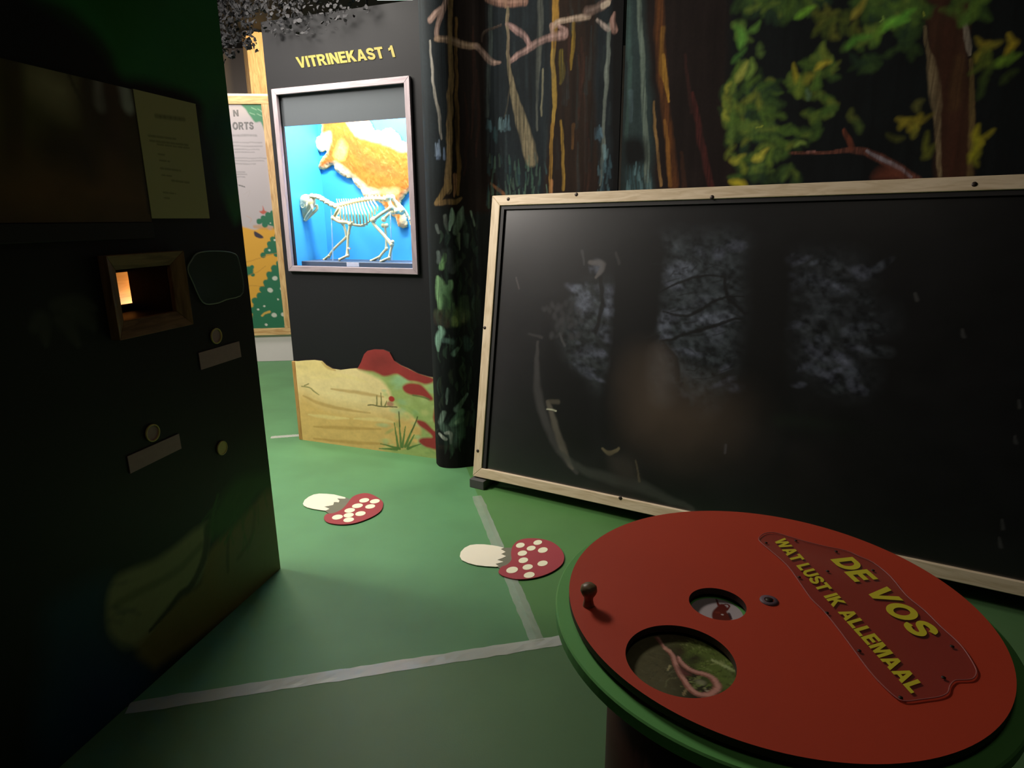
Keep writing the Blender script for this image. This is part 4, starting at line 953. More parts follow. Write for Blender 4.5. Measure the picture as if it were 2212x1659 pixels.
for _ in range(60):
    x = random.uniform(1050, 1320); y = random.uniform(-40, 330); cm.stroke([(x, y), (x + random.uniform(-3, 3), y + random.uniform(30, 120))], [3, 7], random.choice([(52, 64, 66), (22, 24, 24), (44, 54, 52)]), .35, 1)
# the rolled left edge below the big root
c33, c44 = crop(900, 380, 5.186), crop(900, 680, 4.147)
LG = (160, 196, 172)
for a, w_, c in ((((320, 450), (330, 560), (350, 660)), [5, 5, 2], (120, 130, 122)), (((390, 370), (395, 480), (370, 610)), [3, 8, 4], LG), (((510, 350), (480, 480), (440, 640)), [3, 12, 8], (128, 158, 142)),
                 (((470, 660), (485, 830)), [6, 2], (120, 144, 124)), (((600, 400), (650, 560)), [3, 3], (120, 146, 126)), (((560, 660), (570, 800)), [8, 4], (70, 90, 80)), (((220, 560), (240, 640)), [5, 4], (90, 100, 96)),
                 (((240, 860), (245, 960)), [6, 8], (110, 126, 120)), (((310, 890), (285, 1010)), [6, 10], (136, 190, 124)), (((490, 950), (400, 1070)), [8, 8], (72, 86, 80)), (((340, 880), (380, 1040)), [18, 14], (58, 68, 66)),
                 (((240, 1130), (270, 1250), (270, 1420), (260, 1480)), [6, 16, 12, 6], (154, 206, 146)), (((380, 1190), (375, 1250), (330, 1280)), [7, 9, 14], (140, 190, 140)), (((330, 1280), (340, 1450)), [14, 20], (90, 130, 88)),
                 (((410, 1430), (425, 1500)), [4, 5], (110, 150, 104)), (((520, 1380), (540, 1560)), [14, 18], (70, 96, 72)), (((660, 1400), (640, 1640)), [14, 18], (34, 48, 36)), (((430, 1540), (430, 1650)), [10, 12], (120, 156, 84))):
    cm.stroke(c33(*a), [v_ * 1.3 for v_ in w_], c, .95, .7)
for a, w_, c in ((((200, 0), (330, 20), (400, 10)), [20, 30, 24], (86, 106, 72)), (((330, 30), (345, 80)), [8, 10], (136, 160, 100)), (((410, 0), (415, 60)), [7, 5], (110, 120, 90)), (((200, 30), (260, 70)), [24, 16], (60, 50, 44)),
                 (((205, 110), (225, 150), (195, 210), (195, 320)), [6, 12, 13, 5], (148, 194, 170)), (((250, 230), (320, 240)), [9, 9], (96, 128, 118)), (((370, 300), (330, 350)), [6, 8], (110, 146, 130)), (((440, 220), (460, 300)), [12, 12], (54, 80, 74)),
                 (((280, 660), (275, 720), (265, 800)), [3, 5, 3], (150, 180, 168)), (((450, 710), (410, 780), (360, 850)), [4, 6, 12], (120, 150, 138)), (((240, 880), (210, 960)), [8, 10], (130, 154, 140)), (((400, 870), (350, 950), (310, 980)), [10, 14, 8], (120, 160, 136)),
                 (((350, 960), (400, 940)), [6, 8], (170, 200, 170)), (((400, 940), (390, 1080)), [14, 14], (84, 112, 98)), (((230, 1000), (330, 1060), (350, 1160)), [14, 22, 18], (96, 120, 108)), (((200, 1060), (255, 1110)), [5, 6], (216, 222, 210)),
                 (((255, 1055), (300, 1060), (302, 1150)), [5, 6, 4], (206, 214, 204)), (((460, 880), (440, 980)), [8, 8], (54, 66, 50)), (((210, 1190), (300, 1200)), [10, 14], (58, 44, 38))):
    cm.stroke(c44(*a), [v_ * 1.3 for v_ in w_], c, .95, .7)
cm.poly(c44((150, 1180), (420, 1150), (520, 1200), (520, 1420), (150, 1420)), (20, 18, 18), .9, 10)
for _ in range(150):
    x = random.uniform(946, 1032); y = random.uniform(450, 960); l = random.uniform(14, 44); q = random.uniform(-7, 7)
    cm.stroke([(x, y), (x + q, y + l / 2), (x + q * .3, y + l)], [2, random.uniform(4, 9), 2], random.choice([(58, 84, 70), (44, 64, 60), (74, 100, 80), (36, 48, 44), (60, 74, 56), (30, 36, 36)]), .45, 1)
# the bare tangled branch
BR = (176, 146, 132); cb = crop(900, 0, 4.608)
for a, w_, c in ((((310, -40), (270, 80), (220, 220), (195, 330), (205, 390)), [10, 10, 9, 9, 9], BR), (((240, 90), (180, 150), (130, 200)), [9, 11, 12], BR), (((200, 390), (300, 400), (400, 425), (500, 450), (600, 465)), [11, 12, 14, 13, 12], (182, 152, 124)),
                 (((590, 460), (680, 550), (750, 610), (830, 620)), [12, 12, 11, 5], (164, 136, 122)), (((640, 410), (650, 340), (720, 285), (850, 250)), [4, 5, 5, 4], (80, 66, 56)), (((910, 245), (1000, 300), (1080, 360), (1130, 450)), [8, 11, 10, 10], (168, 134, 128)),
                 (((930, 610), (1020, 550), (1130, 480), (1230, 410), (1340, 370), (1470, 345)), [8, 11, 12, 14, 15, 16], (166, 134, 126)), (((1480, 350), (1490, 310), (1430, 270), (1390, 240)), [10, 9, 8, 8], (160, 128, 120)), (((1370, 250), (1400, 215), (1500, 195), (1600, 180), (1710, 160)), [12, 11, 10, 11, 10], (180, 158, 138)),
                 (((1700, 110), (1780, 90), (1850, 50), (1910, 0)), [16, 14, 16, 12], (130, 108, 98)), (((1850, 60), (1905, 30)), [10, 10], (206, 190, 168)), (((1790, 200), (1850, 255), (1910, 295)), [6, 8, 9], (176, 160, 150)), (((1970, 130), (1950, 220), (1970, 300)), [5, 12, 12], (160, 124, 112)),
                 (((700, -20), (860, 25), (1080, 10)), [12, 16, 14], (170, 128, 110)), (((880, 30), (880, 70)), [10, 4], (140, 110, 90)), (((1340, 250), (1350, 320)), [10, 8], (170, 140, 124))):
    cm.stroke(cb(*a), w_, c, .85, .45)
    if len(a) > 2: cm.stroke([(x, y - 1.5) for x, y in cb(*a)], [v_ * .35 for v_ in w_], tuple(min(255, v_ + 34) for v_ in c), .55, .9)
# trunks that pass over the branch again
cm.stroke([(973, 20), (972, 60), (974, 110)], [5, 5, 6], (176, 150, 106), .7, .5); cm.stroke([(1097, 30), (1098, 90), (1100, 140)], [4, 5, 6], (140, 124, 104), .8, .5)
cm.mottle(.4, 55, 3, 12, 3); cm.mottle(.3, 14, 8, 13); cm.A = np.clip(cm.A * .8, .0006, .9)
def mural_pos(S, T):
    x = np.interp(S, ARC, PROF[:, 0]); y = np.interp(S, ARC, PROF[:, 1]); return np.stack([x, y, T], 1)
def mural_back(S, T):
    return np.tile(BH * .012, (len(S), 1))
bd = thing('forest_backdrop', (*(PROF[50]), 0), 'painted backdrop of dark tree trunks and a bare branch, with rolled left edge beside the case', 'backdrop', 'painted forest backdrops')
canvas_slab('painted_sheet', cm, mural_pos, mural_back, M_MURAL, bd, (24, 22, 22))
# right hand backdrop with the leafy bush
MS0, MS1 = S_SEAM + .004, 2.95
mpf = lambda x, y: (lambda w: (np.dot(w - MP, MU), w[2]))(on_plane(x, y, MP, BH))
cl = Canvas(MS0, MS1, 0, MH, 620, 640, mpf, (17, 21, 22), 1.0, .008, .0025, 81)
cl.brush(150, 7, .1)
cl.poly([(1346, -60), (1420, -60), (1420, 430), (1346, 430)], (44, 58, 58), .9, 12)
cl.stroke([(1352, -40), (1356, 60), (1360, 160), (1352, 300)], [10, 12, 10, 8], (66, 90, 84), .7, .8)
cl.stroke([(1376, -40), (1386, 100), (1392, 220), (1396, 330), (1400, 410)], [9, 10, 10, 12, 12], (112, 126, 114), .85, .5)
cl.stroke([(1362, 200), (1362, 260)], [10, 8], (84, 104, 110), .6, .8)
cl.poly([(1345, 300), (1390, 300), (1395, 350), (1350, 360)], (16, 18, 18), .8, 8)
for _ in range(26):
    x = random.uniform(1350, 1408); y = random.uniform(350, 420); cl.stroke([(x, y), (x, y + random.uniform(14, 40))], [2, 5], random.choice([(60, 92, 98), (96, 130, 136), (44, 66, 72)]), .6, .8)
cl.poly([(1398, -60), (1560, -60), (1572, 200), (1585, 450), (1425, 450), (1412, 250)], (30, 22, 20), .95, 8)
cl.stroke([(1428, -40), (1424, 60), (1430, 150), (1440, 250), (1456, 400)], [14, 18, 20, 16, 18], (104, 62, 30), .8, .8)
cl.stroke([(1432, 120), (1438, 170), (1446, 220)], [7, 9, 4], (190, 142, 56), .9, .5)
cl.stroke([(1412, 220), (1418, 300), (1428, 400)], [4, 6, 6], (150, 116, 70), .85, .5); cl.stroke([(1436, 260), (1444, 340), (1448, 400)], [6, 8, 8], (146, 100, 44), .75, .7)
cl.stroke([(1432, 60), (1428, 140), (1436, 170)], [8, 12, 6], (128, 92, 36), .7, .8)
cl.stroke([(1496, 200), (1510, 280), (1530, 380), (1540, 420)], [6, 12, 12, 8], (86, 40, 36), .8, .8); cl.stroke([(1480, 120), (1494, 240)], [5, 8], (60, 34, 30), .7, .8)
cl.stroke([(1470, 330), (1480, 420)], [6, 10], (66, 40, 26), .7, .9)
# trunk on the right and its low branch
cl.poly([(2000, -60), (2094, -60), (2090, 120), (2100, 220), (2096, 300), (2098, 400), (2024, 400), (2022, 260), (2008, 140)], (64, 40, 27), 1, 5)
cl.stroke([(1996, 60), (2004, 110), (2014, 150), (2020, 200), (2026, 260), (2028, 380)], [5, 6, 14, 16, 10, 6], (140, 122, 90), .85, .6)
cl.stroke([(2084, 40), (2090, 90), (2094, 120)], [6, 8, 4], (150, 140, 124), .85, .6); cl.stroke([(2096, 130), (2098, 250), (2094, 390)], [5, 8, 10], (118, 98, 58), .8, .7)
cl.stroke([(2050, 60), (2054, 200), (2060, 390)], [18, 24, 20], (74, 38, 27), .4, 1); cl.stroke([(2070, 130), (2060, 230)], [14, 16], (84, 62, 34), .6, 1)
cl.stroke([(1704, 332), (1745, 330), (1790, 328), (1835, 326), (1875, 332), (1915, 352), (1950, 375), (1980, 395)], [4, 5, 6, 8, 11, 14, 16, 18], (120, 72, 58), .9, .5)
cl.stroke([(1838, 322), (1832, 300), (1824, 280)], [10, 9, 6], (116, 62, 44), .9, .6); cl.stroke([(1745, 328), (1760, 326)], 5, (160, 110, 100), .8, .6)
cl.stroke([(1870, 328), (1905, 346), (1935, 362), (1970, 384)], [4, 6, 6, 4], (170, 166, 176), .75, .7); cl.poly([(1884, 386), (1910, 360), (1950, 370), (1965, 390)], (108, 58, 42), .8, 6)
# foliage
GR = [(84, 112, 44), (104, 124, 50), (72, 100, 42), (64, 90, 42), (114, 124, 48), (92, 118, 52)]; HI = [(176, 186, 70), (190, 180, 60), (150, 190, 84)]; DKG = [(44, 66, 34), (52, 74, 36), (38, 58, 40)]
ca_ = lambda x, y: (1560 + x / 3.393, y / 3.393)
def in_poly(x, y, P):
    r_ = False
    for i in range(len(P)):
        a, b = P[i - 1], P[i]
        if (a[1] > y) != (b[1] > y) and x < (b[0] - a[0]) * (y - a[1]) / (b[1] - a[1]) + a[0]: r_ = not r_
    return r_
def cluster(P, n, pal, lo=16, hi=34, fat=.36):
    xs, ys = [p[0] for p in P], [p[1] for p in P]
    k_ = 0
    while k_ < n:
        x, y = random.uniform(min(xs), max(xs)), random.uniform(min(ys), max(ys))
        if not in_poly(x, y, P): continue
        cl.leaf(*ca_(x, y), random.uniform(lo, hi), random.uniform(0, 180), random.choice(pal), fat, .9); k_ += 1
A1 = [(-10, 600), (100, 480), (260, 460), (350, 590), (430, 690), (420, 860), (310, 940), (120, 960), (30, 930)]
A2 = [(60, 960), (200, 950), (420, 900), (480, 980), (600, 1040), (440, 1180), (620, 1330), (80, 1360), (40, 1130)]
TP = [(90, -60), (700, -60), (720, 20), (660, 90), (480, 120), (110, 70)]; TP2 = [(960, -60), (1500, -60), (1500, 60), (1420, 200), (1240, 210), (1080, 130)]
for P, n in ((A1, 46), (A2, 34), (TP, 40), (TP2, 40)): cluster(P, n, DKG, 22, 42, .45)
for P, n in ((A1, 40), (A2, 24)): cluster(P, n, GR, 14, 32)
cluster([(480, 690), (480, 480), (580, 470), (720, 340), (850, 390), (840, 500), (740, 690)], 26, GR, 16, 32)
cluster(TP, 22, GR[:4], 16, 34); cluster(TP2, 30, GR[:4], 18, 38)
cluster([(600, 130), (940, 60), (1000, 250), (860, 260), (640, 210)], 16, [(84, 96, 36), (70, 84, 34), (100, 104, 40)], 16, 32)
cluster([(920, 330), (1080, 200), (1180, 180), (1160, 300), (1000, 340)], 10, GR[:3], 18, 34)
cluster([(1250, 220), (1420, 200), (1390, 400), (1250, 390)], 12, DKG, 22, 40); cluster([(880, 400), (1140, 380), (1120, 480), (980, 560)], 9, DKG, 16, 30)
cluster([(1600, -40), (1960, -40), (1900, 140), (1800, 180)], 12, [(70, 100, 40), (52, 76, 36), (86, 110, 44)], 20, 40)
for P, w_ in (([(690, 670), (740, 720), (800, 770), (810, 830)], 11), ([(620, 850), (700, 850), (790, 830)], 14), ([(440, 960), (560, 985), (680, 985), (700, 900)], 13), ([(30, 720), (60, 850), (160, 930), (290, 920)], 13), ([(200, 1030), (360, 1010), (480, 1060), (590, 1040)], 12), ([(60, 980), (80, 1080)], 13), ([(260, 1240), (380, 1250)], 9), ([(120, 180), (140, 260), (170, 340)], 13)):
    pth = catmull([np.array(q, float) for q in P], 6)
    for q, q2 in zip(pth[:-1:2], pth[1::2]):
        an = math.degrees(math.atan2(-(q2[1] - q[1]), q2[0] - q[0]))
        cl.leaf(*ca_(*(q + RNG.uniform(-14, 14, 2))), w_ * random.uniform(1.4, 2.2), an + random.uniform(-40, 40), random.choice(GR), .42, .9)
Y1_ = (172, 160, 44)
for x, y, l, a, c in ((600, 90, 30, 25, (130, 190, 60)), (1020, 50, 38, 55, (160, 150, 60)), (1240, 170, 44, 20, (112, 178, 60)), (1330, 130, 30, 40, (96, 160, 56)), (990, 290, 34, 20, (84, 138, 50)), (1130, 250, 22, 80, (96, 130, 44)), (250, 215, 22, 40, (92, 134, 56)), (280, 370, 24, 100, (80, 104, 50)), (120, 415, 28, 40, (70, 112, 50)),
                      (150, 260, 40, 105, (96, 150, 60)), (540, 540, 30, 100, Y1_), (560, 640, 30, 90, (110, 130, 48)), (735, 465, 24, 25, (200, 184, 60)), (740, 390, 30, 120, (120, 136, 52)), (640, 570, 28, 30, (140, 140, 50)), (700, 600, 30, 80, (90, 124, 50)), (640, 690, 16, 110, (110, 140, 110)),
                      (150, 540, 30, 60, (170, 176, 80)), (220, 510, 30, 80, (118, 146, 64)), (40, 640, 16, 70, (160, 160, 60)), (20, 850, 18, 110, (160, 164, 60)), (110, 1165, 28, 20, (170, 170, 60)), (160, 1220, 24, 110, (126, 140, 50)), (290, 1155, 30, 35, (196, 190, 70)), (340, 1170, 26, 90, (110, 136, 52)), (130, 1335, 34, 160, (196, 180, 50)), (570, 1050, 16, 20, (150, 180, 80)),
                      (950, 850, 24, 120, (92, 100, 44)), (1000, 920, 28, 120, (72, 90, 42)), (1440, 770, 20, 70, (92, 92, 44)), (1350, 890, 26, 30, (156, 144, 40)), (1430, 910, 30, 60, (146, 134, 40)), (1480, 880, 24, 20, (130, 118, 38)), (1330, 880, 22, 150, (150, 136, 44)), (1420, 960, 22, 90, (126, 124, 44)), (1270, 1015, 24, 160, (80, 84, 34)), (1490, 1060, 34, 95, (104, 108, 36)), (1520, 1120, 26, 60, (92, 96, 34)),
                      (1850, 1010, 30, 110, (178, 168, 40)), (1880, 1100, 40, 80, (150, 148, 36)), (1910, 1020, 26, 60, (160, 150, 40)), (1860, 1180, 18, 90, (130, 130, 36)), (1900, 320, 26, 150, (146, 132, 40)), (1890, 390, 26, 60, (140, 132, 40)), (1970, 330, 22, 30, (126, 120, 40)), (1900, 470, 34, 70, (86, 100, 36)), (1960, 430, 28, 100, (92, 108, 38)), (2130, 320, 28, 95, (170, 150, 40)), (2080, 440, 30, 20, (106, 140, 44)), (2130, 430, 18, 80, (90, 124, 40)),
                      (1930, 560, 30, 70, (66, 84, 34)), (1900, 650, 28, 80, (56, 74, 34)), (2090, 550, 26, 40, (58, 74, 32)), (1830, 100, 34, 60, (84, 116, 46)), (1880, 40, 34, 60, (92, 122, 46))):
    cl.leaf(*ca_(x, y), l, a, c, .36, 1)
for _ in range(16):
    P = random.choice([A1, A2, TP2]); x, y = random.choice(P); x += random.uniform(-60, 200); y += random.uniform(-60, 60)
    if in_poly(x, y, P): cl.stroke([ca_(x, y), ca_(x + random.uniform(-50, 50), y + random.uniform(-30, 30))], [2, 3], random.choice(HI), .6, .8)
cl.mottle(.3, 40, 3, 12, 3); cl.mottle(.2, 9, 9, 14)
br = thing('forest_backdrop', (*(MP[:2] + MU[:2] * 1.8), 0), 'painted backdrop of yellow-green leaves and one brown trunk behind the framed night picture', 'backdrop', 'painted forest backdrops')
canvas_slab('painted_sheet', cl, planar(MP, MU, Z), BH * .03, M_MURAL, br, (16, 16, 16))

# =================================================================== the framed night picture
BWD, RW, RT = 2.78, .055, .045
pic = thing('framed_picture', BB + BU * 1.3, 'huge night forest picture in a pale pine frame leaning on the backdrop', 'picture')
def bw(s, t, d=0.0): return BB + BU * s + BE * t + BN * d
RQ = [(0, 0), (BWD, 0), (BWD, BHT), (0, BHT)]; IQ2 = [(RW, RW), (BWD - RW, RW), (BWD - RW, BHT - RW), (RW, BHT - RW)]
for i in range(4):
    q = [RQ[i], RQ[(i + 1) % 4], IQ2[(i + 1) % 4], IQ2[i]]; d = np.array(q[1]) - np.array(q[0]); d = d / np.linalg.norm(d); nn = np.array([-d[1], d[0]])
    P = [bw(*w_, 0) for w_ in q] + [bw(*w_, RT) for w_ in q]; g = [(np.dot(w_, d) + i * 3, np.dot(w_, nn), kk * .04) for kk in range(2) for w_ in q]
    mb = MB(); mb.add(P, [(0, 1, 2, 3), (7, 6, 5, 4), (0, 4, 5, 1), (1, 5, 6, 2), (2, 6, 7, 3), (3, 7, 4, 0)], g)
    r_ = mb.build('frame_rail', M_PINE, pic, bevel=.003)
bpx = lambda x, y: (lambda w: (np.dot(w - BB, BU), np.dot(w - BB, BE)))(on_plane(x, y, BB, BN))
for x, y in ((1098, 430), (1047, 708), (1032, 974), (1538, 426), (1245, 420), (2105, 398), (1340, 1076)):
    s, t = bpx(x, y); mb = MB(); mb.lathe(bw(s, t, 0), [(0, -.0026), (.008, -.002), (.0098, .0)], BN, 16); mb.build('screw', M_SCREW, pic, True)
G0 = .02
mb = MB()
for lo, hi in (((RW, RW, G0 - .012), (RW + .024, BHT - RW, G0)), ((BWD - RW - .024, RW, G0 - .012), (BWD - RW, BHT - RW, G0)), ((RW + .024, BHT - RW - .02, G0 - .012), (BWD - RW - .024, BHT - RW, G0))):
    mb.box(BB, (BU, BE, BN), lo, hi)
mb.build('inner_dark_strip', M_BLACK, pic)  # black strip just inside the side and top rails
bpg = lambda x, y: (lambda w: (np.dot(w - BB, BU), np.dot(w - BB, BE)))(on_plane(x, y, BB + BN * G0, BN))
cn = Canvas(RW, BWD - RW, RW, BHT - RW, 560, 330, bpg, (24, 24, 26), 1.0, .01, .0024, 91)
c2 = crop(1000, 380, 2.183); c2b = crop(1560, 380, 2.1825)
SKY = (66, 72, 82)
cn.poly(c2((560, 540), (700, 500), (735, 560), (700, 700), (690, 830), (640, 980), (560, 950), (470, 860), (440, 760), (520, 640)), (50, 56, 60), .8, 30)
cn.poly(c2((930, 300), (1100, 280), (1300, 290), (1330, 460), (1320, 700), (1300, 880), (1210, 1030), (1150, 1110), (1060, 1060), (980, 1060), (900, 1040), (900, 840), (930, 560)), (50, 56, 62), .85, 26)
cn.poly(c2b((310, 420), (560, 370), (680, 440), (680, 600), (770, 640), (770, 720), (640, 740), (700, 960), (600, 1020), (440, 960), (340, 880)), (46, 50, 56), .8, 30)
rg = np.random.default_rng(5)
for _ in range(170):
    k_ = rg.integers(0, 3)
    if k_ == 0: x, y = c2((rg.uniform(930, 1310), rg.uniform(300, 1080)))[0]
    elif k_ == 1: x, y = c2((rg.uniform(530, 720), rg.uniform(520, 960)))[0]
    else: x, y = c2b((rg.uniform(320, 760), rg.uniform(380, 1000)))[0]
    cn.blob(x, y, rg.uniform(8, 26), rg.uniform(4, 12), [(78, 84, 98), (64, 70, 78), (84, 88, 106), (34, 38, 40), (26, 28, 30)][rg.integers(0, 5)], .5, rg.uniform(-.7, .7), .9)
for x, y, a, b in ((570, 600, 18, 24), (690, 600, 12, 30), (630, 430, 14, 14), (1020, 450, 30, 16), (1180, 670, 40, 12), (950, 690, 14, 20)): cn.blob(*c2((x, y))[0], a, b, (96, 102, 120), .6, .1, .9)
lum_ = cn.A.mean(2); nz = vnoise(cn.S * 1.6 + cn.T * .5, cn.T, 26, 44, 33, 4); nz2 = vnoise(cn.S, cn.T, 9, 12, 34, 3)
cn.A *= np.clip(1 + (nz - .5) * 2.6 * np.clip((lum_ - .009) / .02, 0, 1), .3, 1.9)[..., None]; cn.A *= (1 + .5 * (nz2 - .5))[..., None]

cn.poly(c2((720, 330), (830, 280), (945, 290), (935, 560), (910, 760), (900, 860), (820, 960), (790, 1250), (640, 1200), (680, 900), (700, 640)), (20, 20, 21), 1, 8)
cn.poly(c2((1350, 360), (1560, 380), (1540, 900), (1560, 1120), (1290, 1120), (1310, 900), (1340, 640)), (20, 20, 21), .95, 16)
for a, w_ in ((((650, 480), (655, 600), (630, 740)), [8, 9, 8]), (((940, 640), (1050, 660), (1200, 580), (1320, 570)), [3, 6, 5, 3]), (((930, 780), (1080, 740), (1230, 690), (1320, 670)), [4, 7, 6, 3]), (((1230, 480), (1250, 580), (1330, 650)), [6, 7, 5]), (((940, 780), (1000, 870), (1010, 960)), [5, 11, 12]), (((930, 550), (1080, 480), (1230, 470)), [3, 5, 3])):
    cn.stroke(c2(*a), w_, (22, 22, 23), .9, .7)
for _ in range(60):
    x, y = c2((rg.uniform(930, 1320), rg.uniform(320, 1000)))[0]; cn.stroke([(x, y), (x + rg.uniform(-40, 40), y + rg.uniform(-14, 14))], rg.uniform(2, 4), (28, 30, 32), .6, 1)
for q_ in ((((800, 900), (880, 860), (960, 930), (1080, 1000), (1250, 1080), (1240, 1200), (1080, 1290), (900, 1260), (790, 1180)), .45, 60), (((800, 940), (900, 880), (1000, 1000), (1100, 1090), (1040, 1200), (860, 1180), (795, 1100)), .4, 50), (((900, 1150), (1300, 1050), (1300, 1300), (1000, 1330)), .25, 70)): cn.poly(c2(*q_[0]), (90, 76, 66), q_[1], q_[2])
cn.poly(c2((890, 840), (950, 820), (990, 940), (970, 1060), (900, 1040)), (94, 86, 84), .6, 18)
cn.stroke(c2((1050, 960), (1080, 1080)), [10, 8], (74, 70, 68), .6, 1)
cn.poly(c2((380, 720), (440, 730), (480, 860), (600, 1000), (600, 1300), (480, 1250), (400, 1060), (370, 900)), (17, 17, 18), .9, 14)
cn.stroke(c2((350, 780), (350, 940), (360, 1060), (400, 1180), (450, 1290), (540, 1400)), [6, 14, 22, 20, 18, 10], (72, 70, 72), .7, .9)
cn.stroke(c2((400, 1060), (430, 1150), (470, 1290), (520, 1380)), [8, 14, 16, 8], (110, 104, 96), .6, .8); cn.stroke(c2((400, 1102), (440, 1108)), [4, 3], (190, 190, 170), .9, .5); cn.stroke(c2((405, 1060), (450, 1070)), [10, 10], (84, 78, 70), .7, .8)
cn.stroke(c2((450, 1300), (560, 1380), (700, 1430), (830, 1460), (960, 1520), (1080, 1570)), [10, 16, 24, 26, 18, 10], (66, 68, 66), .65, 1)
cn.stroke(c2((660, 1290), (690, 1310), (730, 1280)), [5, 8, 5], (116, 106, 84), .8, .6); cn.poly(c2((690, 1310), (800, 1320), (830, 1430), (760, 1450), (690, 1380)), (52, 48, 46), .7, 10); cn.stroke(c2((815, 1340), (832, 1440)), [4, 5], (96, 88, 72), .7, .7)
cn.stroke(c2((1240, 1270), (1235, 1310)), [5, 4], (84, 80, 84), .7, .8); cn.stroke(c2((560, 350), (570, 420)), [6, 4], (70, 70, 74), .6, .9); cn.stroke(c2((600, 410), (660, 420), (630, 480)), [10, 14, 6], (104, 100, 102), .7, .8)
cn.stroke(c2((250, 480), (262, 530)), 4, (84, 78, 80), .6, .8); cn.stroke(c2((720, 360), (735, 410)), 6, (70, 68, 70), .5, .9); cn.stroke(c2((460, 740), (480, 800)), 6, (84, 84, 88), .6, .9); cn.stroke(c2((310, 740), (370, 760)), 6, (66, 64, 66), .6, .9)
for _ in range(40): x, y = c2((rg.uniform(370, 560), rg.uniform(600, 760)))[0]; cn.blob(x, y, 5, 8, (58, 58, 62), .5, rg.uniform(-1, 1), .9)
for x, y in ((2166, 1135), (2160, 1170), (2200, 870), (2194, 950), (1978, 640), (2080, 720)): cn.stroke([(x, y - 8), (x + 2, y + 8)], [4, 6], (70, 70, 72), .7, .9)
cn.A[..., 2] *= .93; cn.mottle(.15, 7, 7, 15)
canvas_slab('night_print', cn, lambda S, T: BB[None, :] + S[:, None] * BU + T[:, None] * BE + BN * G0, BN * .01, M_NIGHT, pic, (20, 20, 20))
# timber blocks carrying the frame
def block(q, label):
    mb = MB(); P = q; mb.box(P, (MU, BH, Z), (-.004, -.028, 0), (.092, .30, .052)); tag(mb.build('support_block', M_BLOCK, None, bevel=.003), label, 'block', 'blocks under the framed picture')
block(np.array([*BB[:2], 0]), 'black timber block under the near left corner of the pine frame')

# =================================================================== tape on the floor seams
def tape(pa, pb, w, label, z=.0012, name='tape_strip'):
    a, b = on_floor(*pa), on_floor(*pb); d = unit(b - a); n = V3(-d[1], d[0], 0); L = np.linalg.norm(b - a); N_ = 40; rg = np.random.default_rng(3)
    v = []; f = []
    for i in range(N_ + 1):
        c = a + d * L * i / N_; e = .0015 * rg.standard_normal(2)
        for s_, h in ((-w / 2 + e[0], 0), (-w / 5, .0006 * (i % 3)), (w / 5, .0005 * ((i + 1) % 3)), (w / 2 + e[1], 0)): v.append(c + n * s_ + Z * (z + h))
    for i in range(N_):
        for k_ in range(3): f.append((i * 4 + k_, i * 4 + k_ + 1, i * 4 + 5 + k_, i * 4 + 4 + k_))
    mb = MB(); mb.add(v, f); return tag(mb.build(name, M_TAPE2 if z > .002 else M_TAPE), label, 'tape', 'clear tape over the floor seams')
tape((276, 1530), (1215, 1383), .056, 'long strip of clear whitish tape across the green floor, running under the turntable edge')
tape((1030, 1072), (1160, 1385), .056, 'clear tape strip running up from the long strip past the right toadstool', .0022)
tape((585, 945), (665, 939), .05, 'short far strip of clear tape at the left foot of the display case')

# =================================================================== toadstool cut-outs on the floor
def toadstool(ck, stem, gill, cap, spots, label):
    P = lambda pts, z: [on_floor(*q, z) for q in ck(*pts)]
    c = np.mean(P(cap, 0), 0)
    o = thing('toadstool_cutout', (c[0], c[1], 0), label, 'floor decal', 'toadstools on the floor')
    mb = MB(); mb.prism(P(gill, .0042), Z * .0012); mb.build('gill', M_GILL, o)
    mb = MB(); mb.prism([p for p in P(stem, .0043)], Z * .0022); mb.build('stem', M_CREAM, o)
    mb = MB(); cc = catmull([np.array(q, float) for q in cap], 5, True); mb.prism(P(cc, .0043), Z * .0034); mb.build('cap', M_CAP, o)
    for x, y, rx, ry in spots:
        q = [(x + rx * math.cos(t) + .0 * ry, y + ry * math.sin(t) - .12 * rx * math.cos(t)) for t in np.linspace(0, 2 * math.pi, 28)[:-1]]
        mb = MB(); mb.prism(P(q, .0078), Z * .0008); mb.build('spot', M_SPOT, o)
toadstool(crop(640, 1040, 10.05),
          [(145, 490), (180, 410), (270, 340), (380, 290), (500, 270), (660, 275), (820, 290), (960, 325), (1060, 350), (1075, 370), (1050, 382), (960, 380), (890, 376), (905, 395), (940, 425), (920, 460), (870, 455), (820, 455), (812, 490), (800, 520), (700, 540), (610, 555), (660, 575), (720, 600), (690, 618), (640, 640), (560, 632), (380, 605), (240, 570), (165, 530)],
          [(620, 640), (600, 560), (800, 440), (880, 370), (1060, 350), (1300, 420), (1000, 650), (800, 760)],
          [(600, 800), (660, 720), (800, 700), (950, 640), (1050, 560), (1130, 460), (1230, 340), (1400, 275), (1560, 270), (1720, 330), (1860, 430), (1885, 520), (1840, 640), (1700, 750), (1480, 850), (1250, 920), (1000, 945), (780, 925), (650, 880)],
          [(1475, 412, 108, 46), (1705, 432, 108, 46), (1328, 530, 118, 48), (1605, 545, 108, 46), (1160, 630, 115, 48), (1138, 733, 112, 48), (893, 776, 118, 52), (1393, 700, 112, 50), (1138, 834, 116, 50)],
          'red toadstool cut-out with white spots, the farther one, nearer the display case')
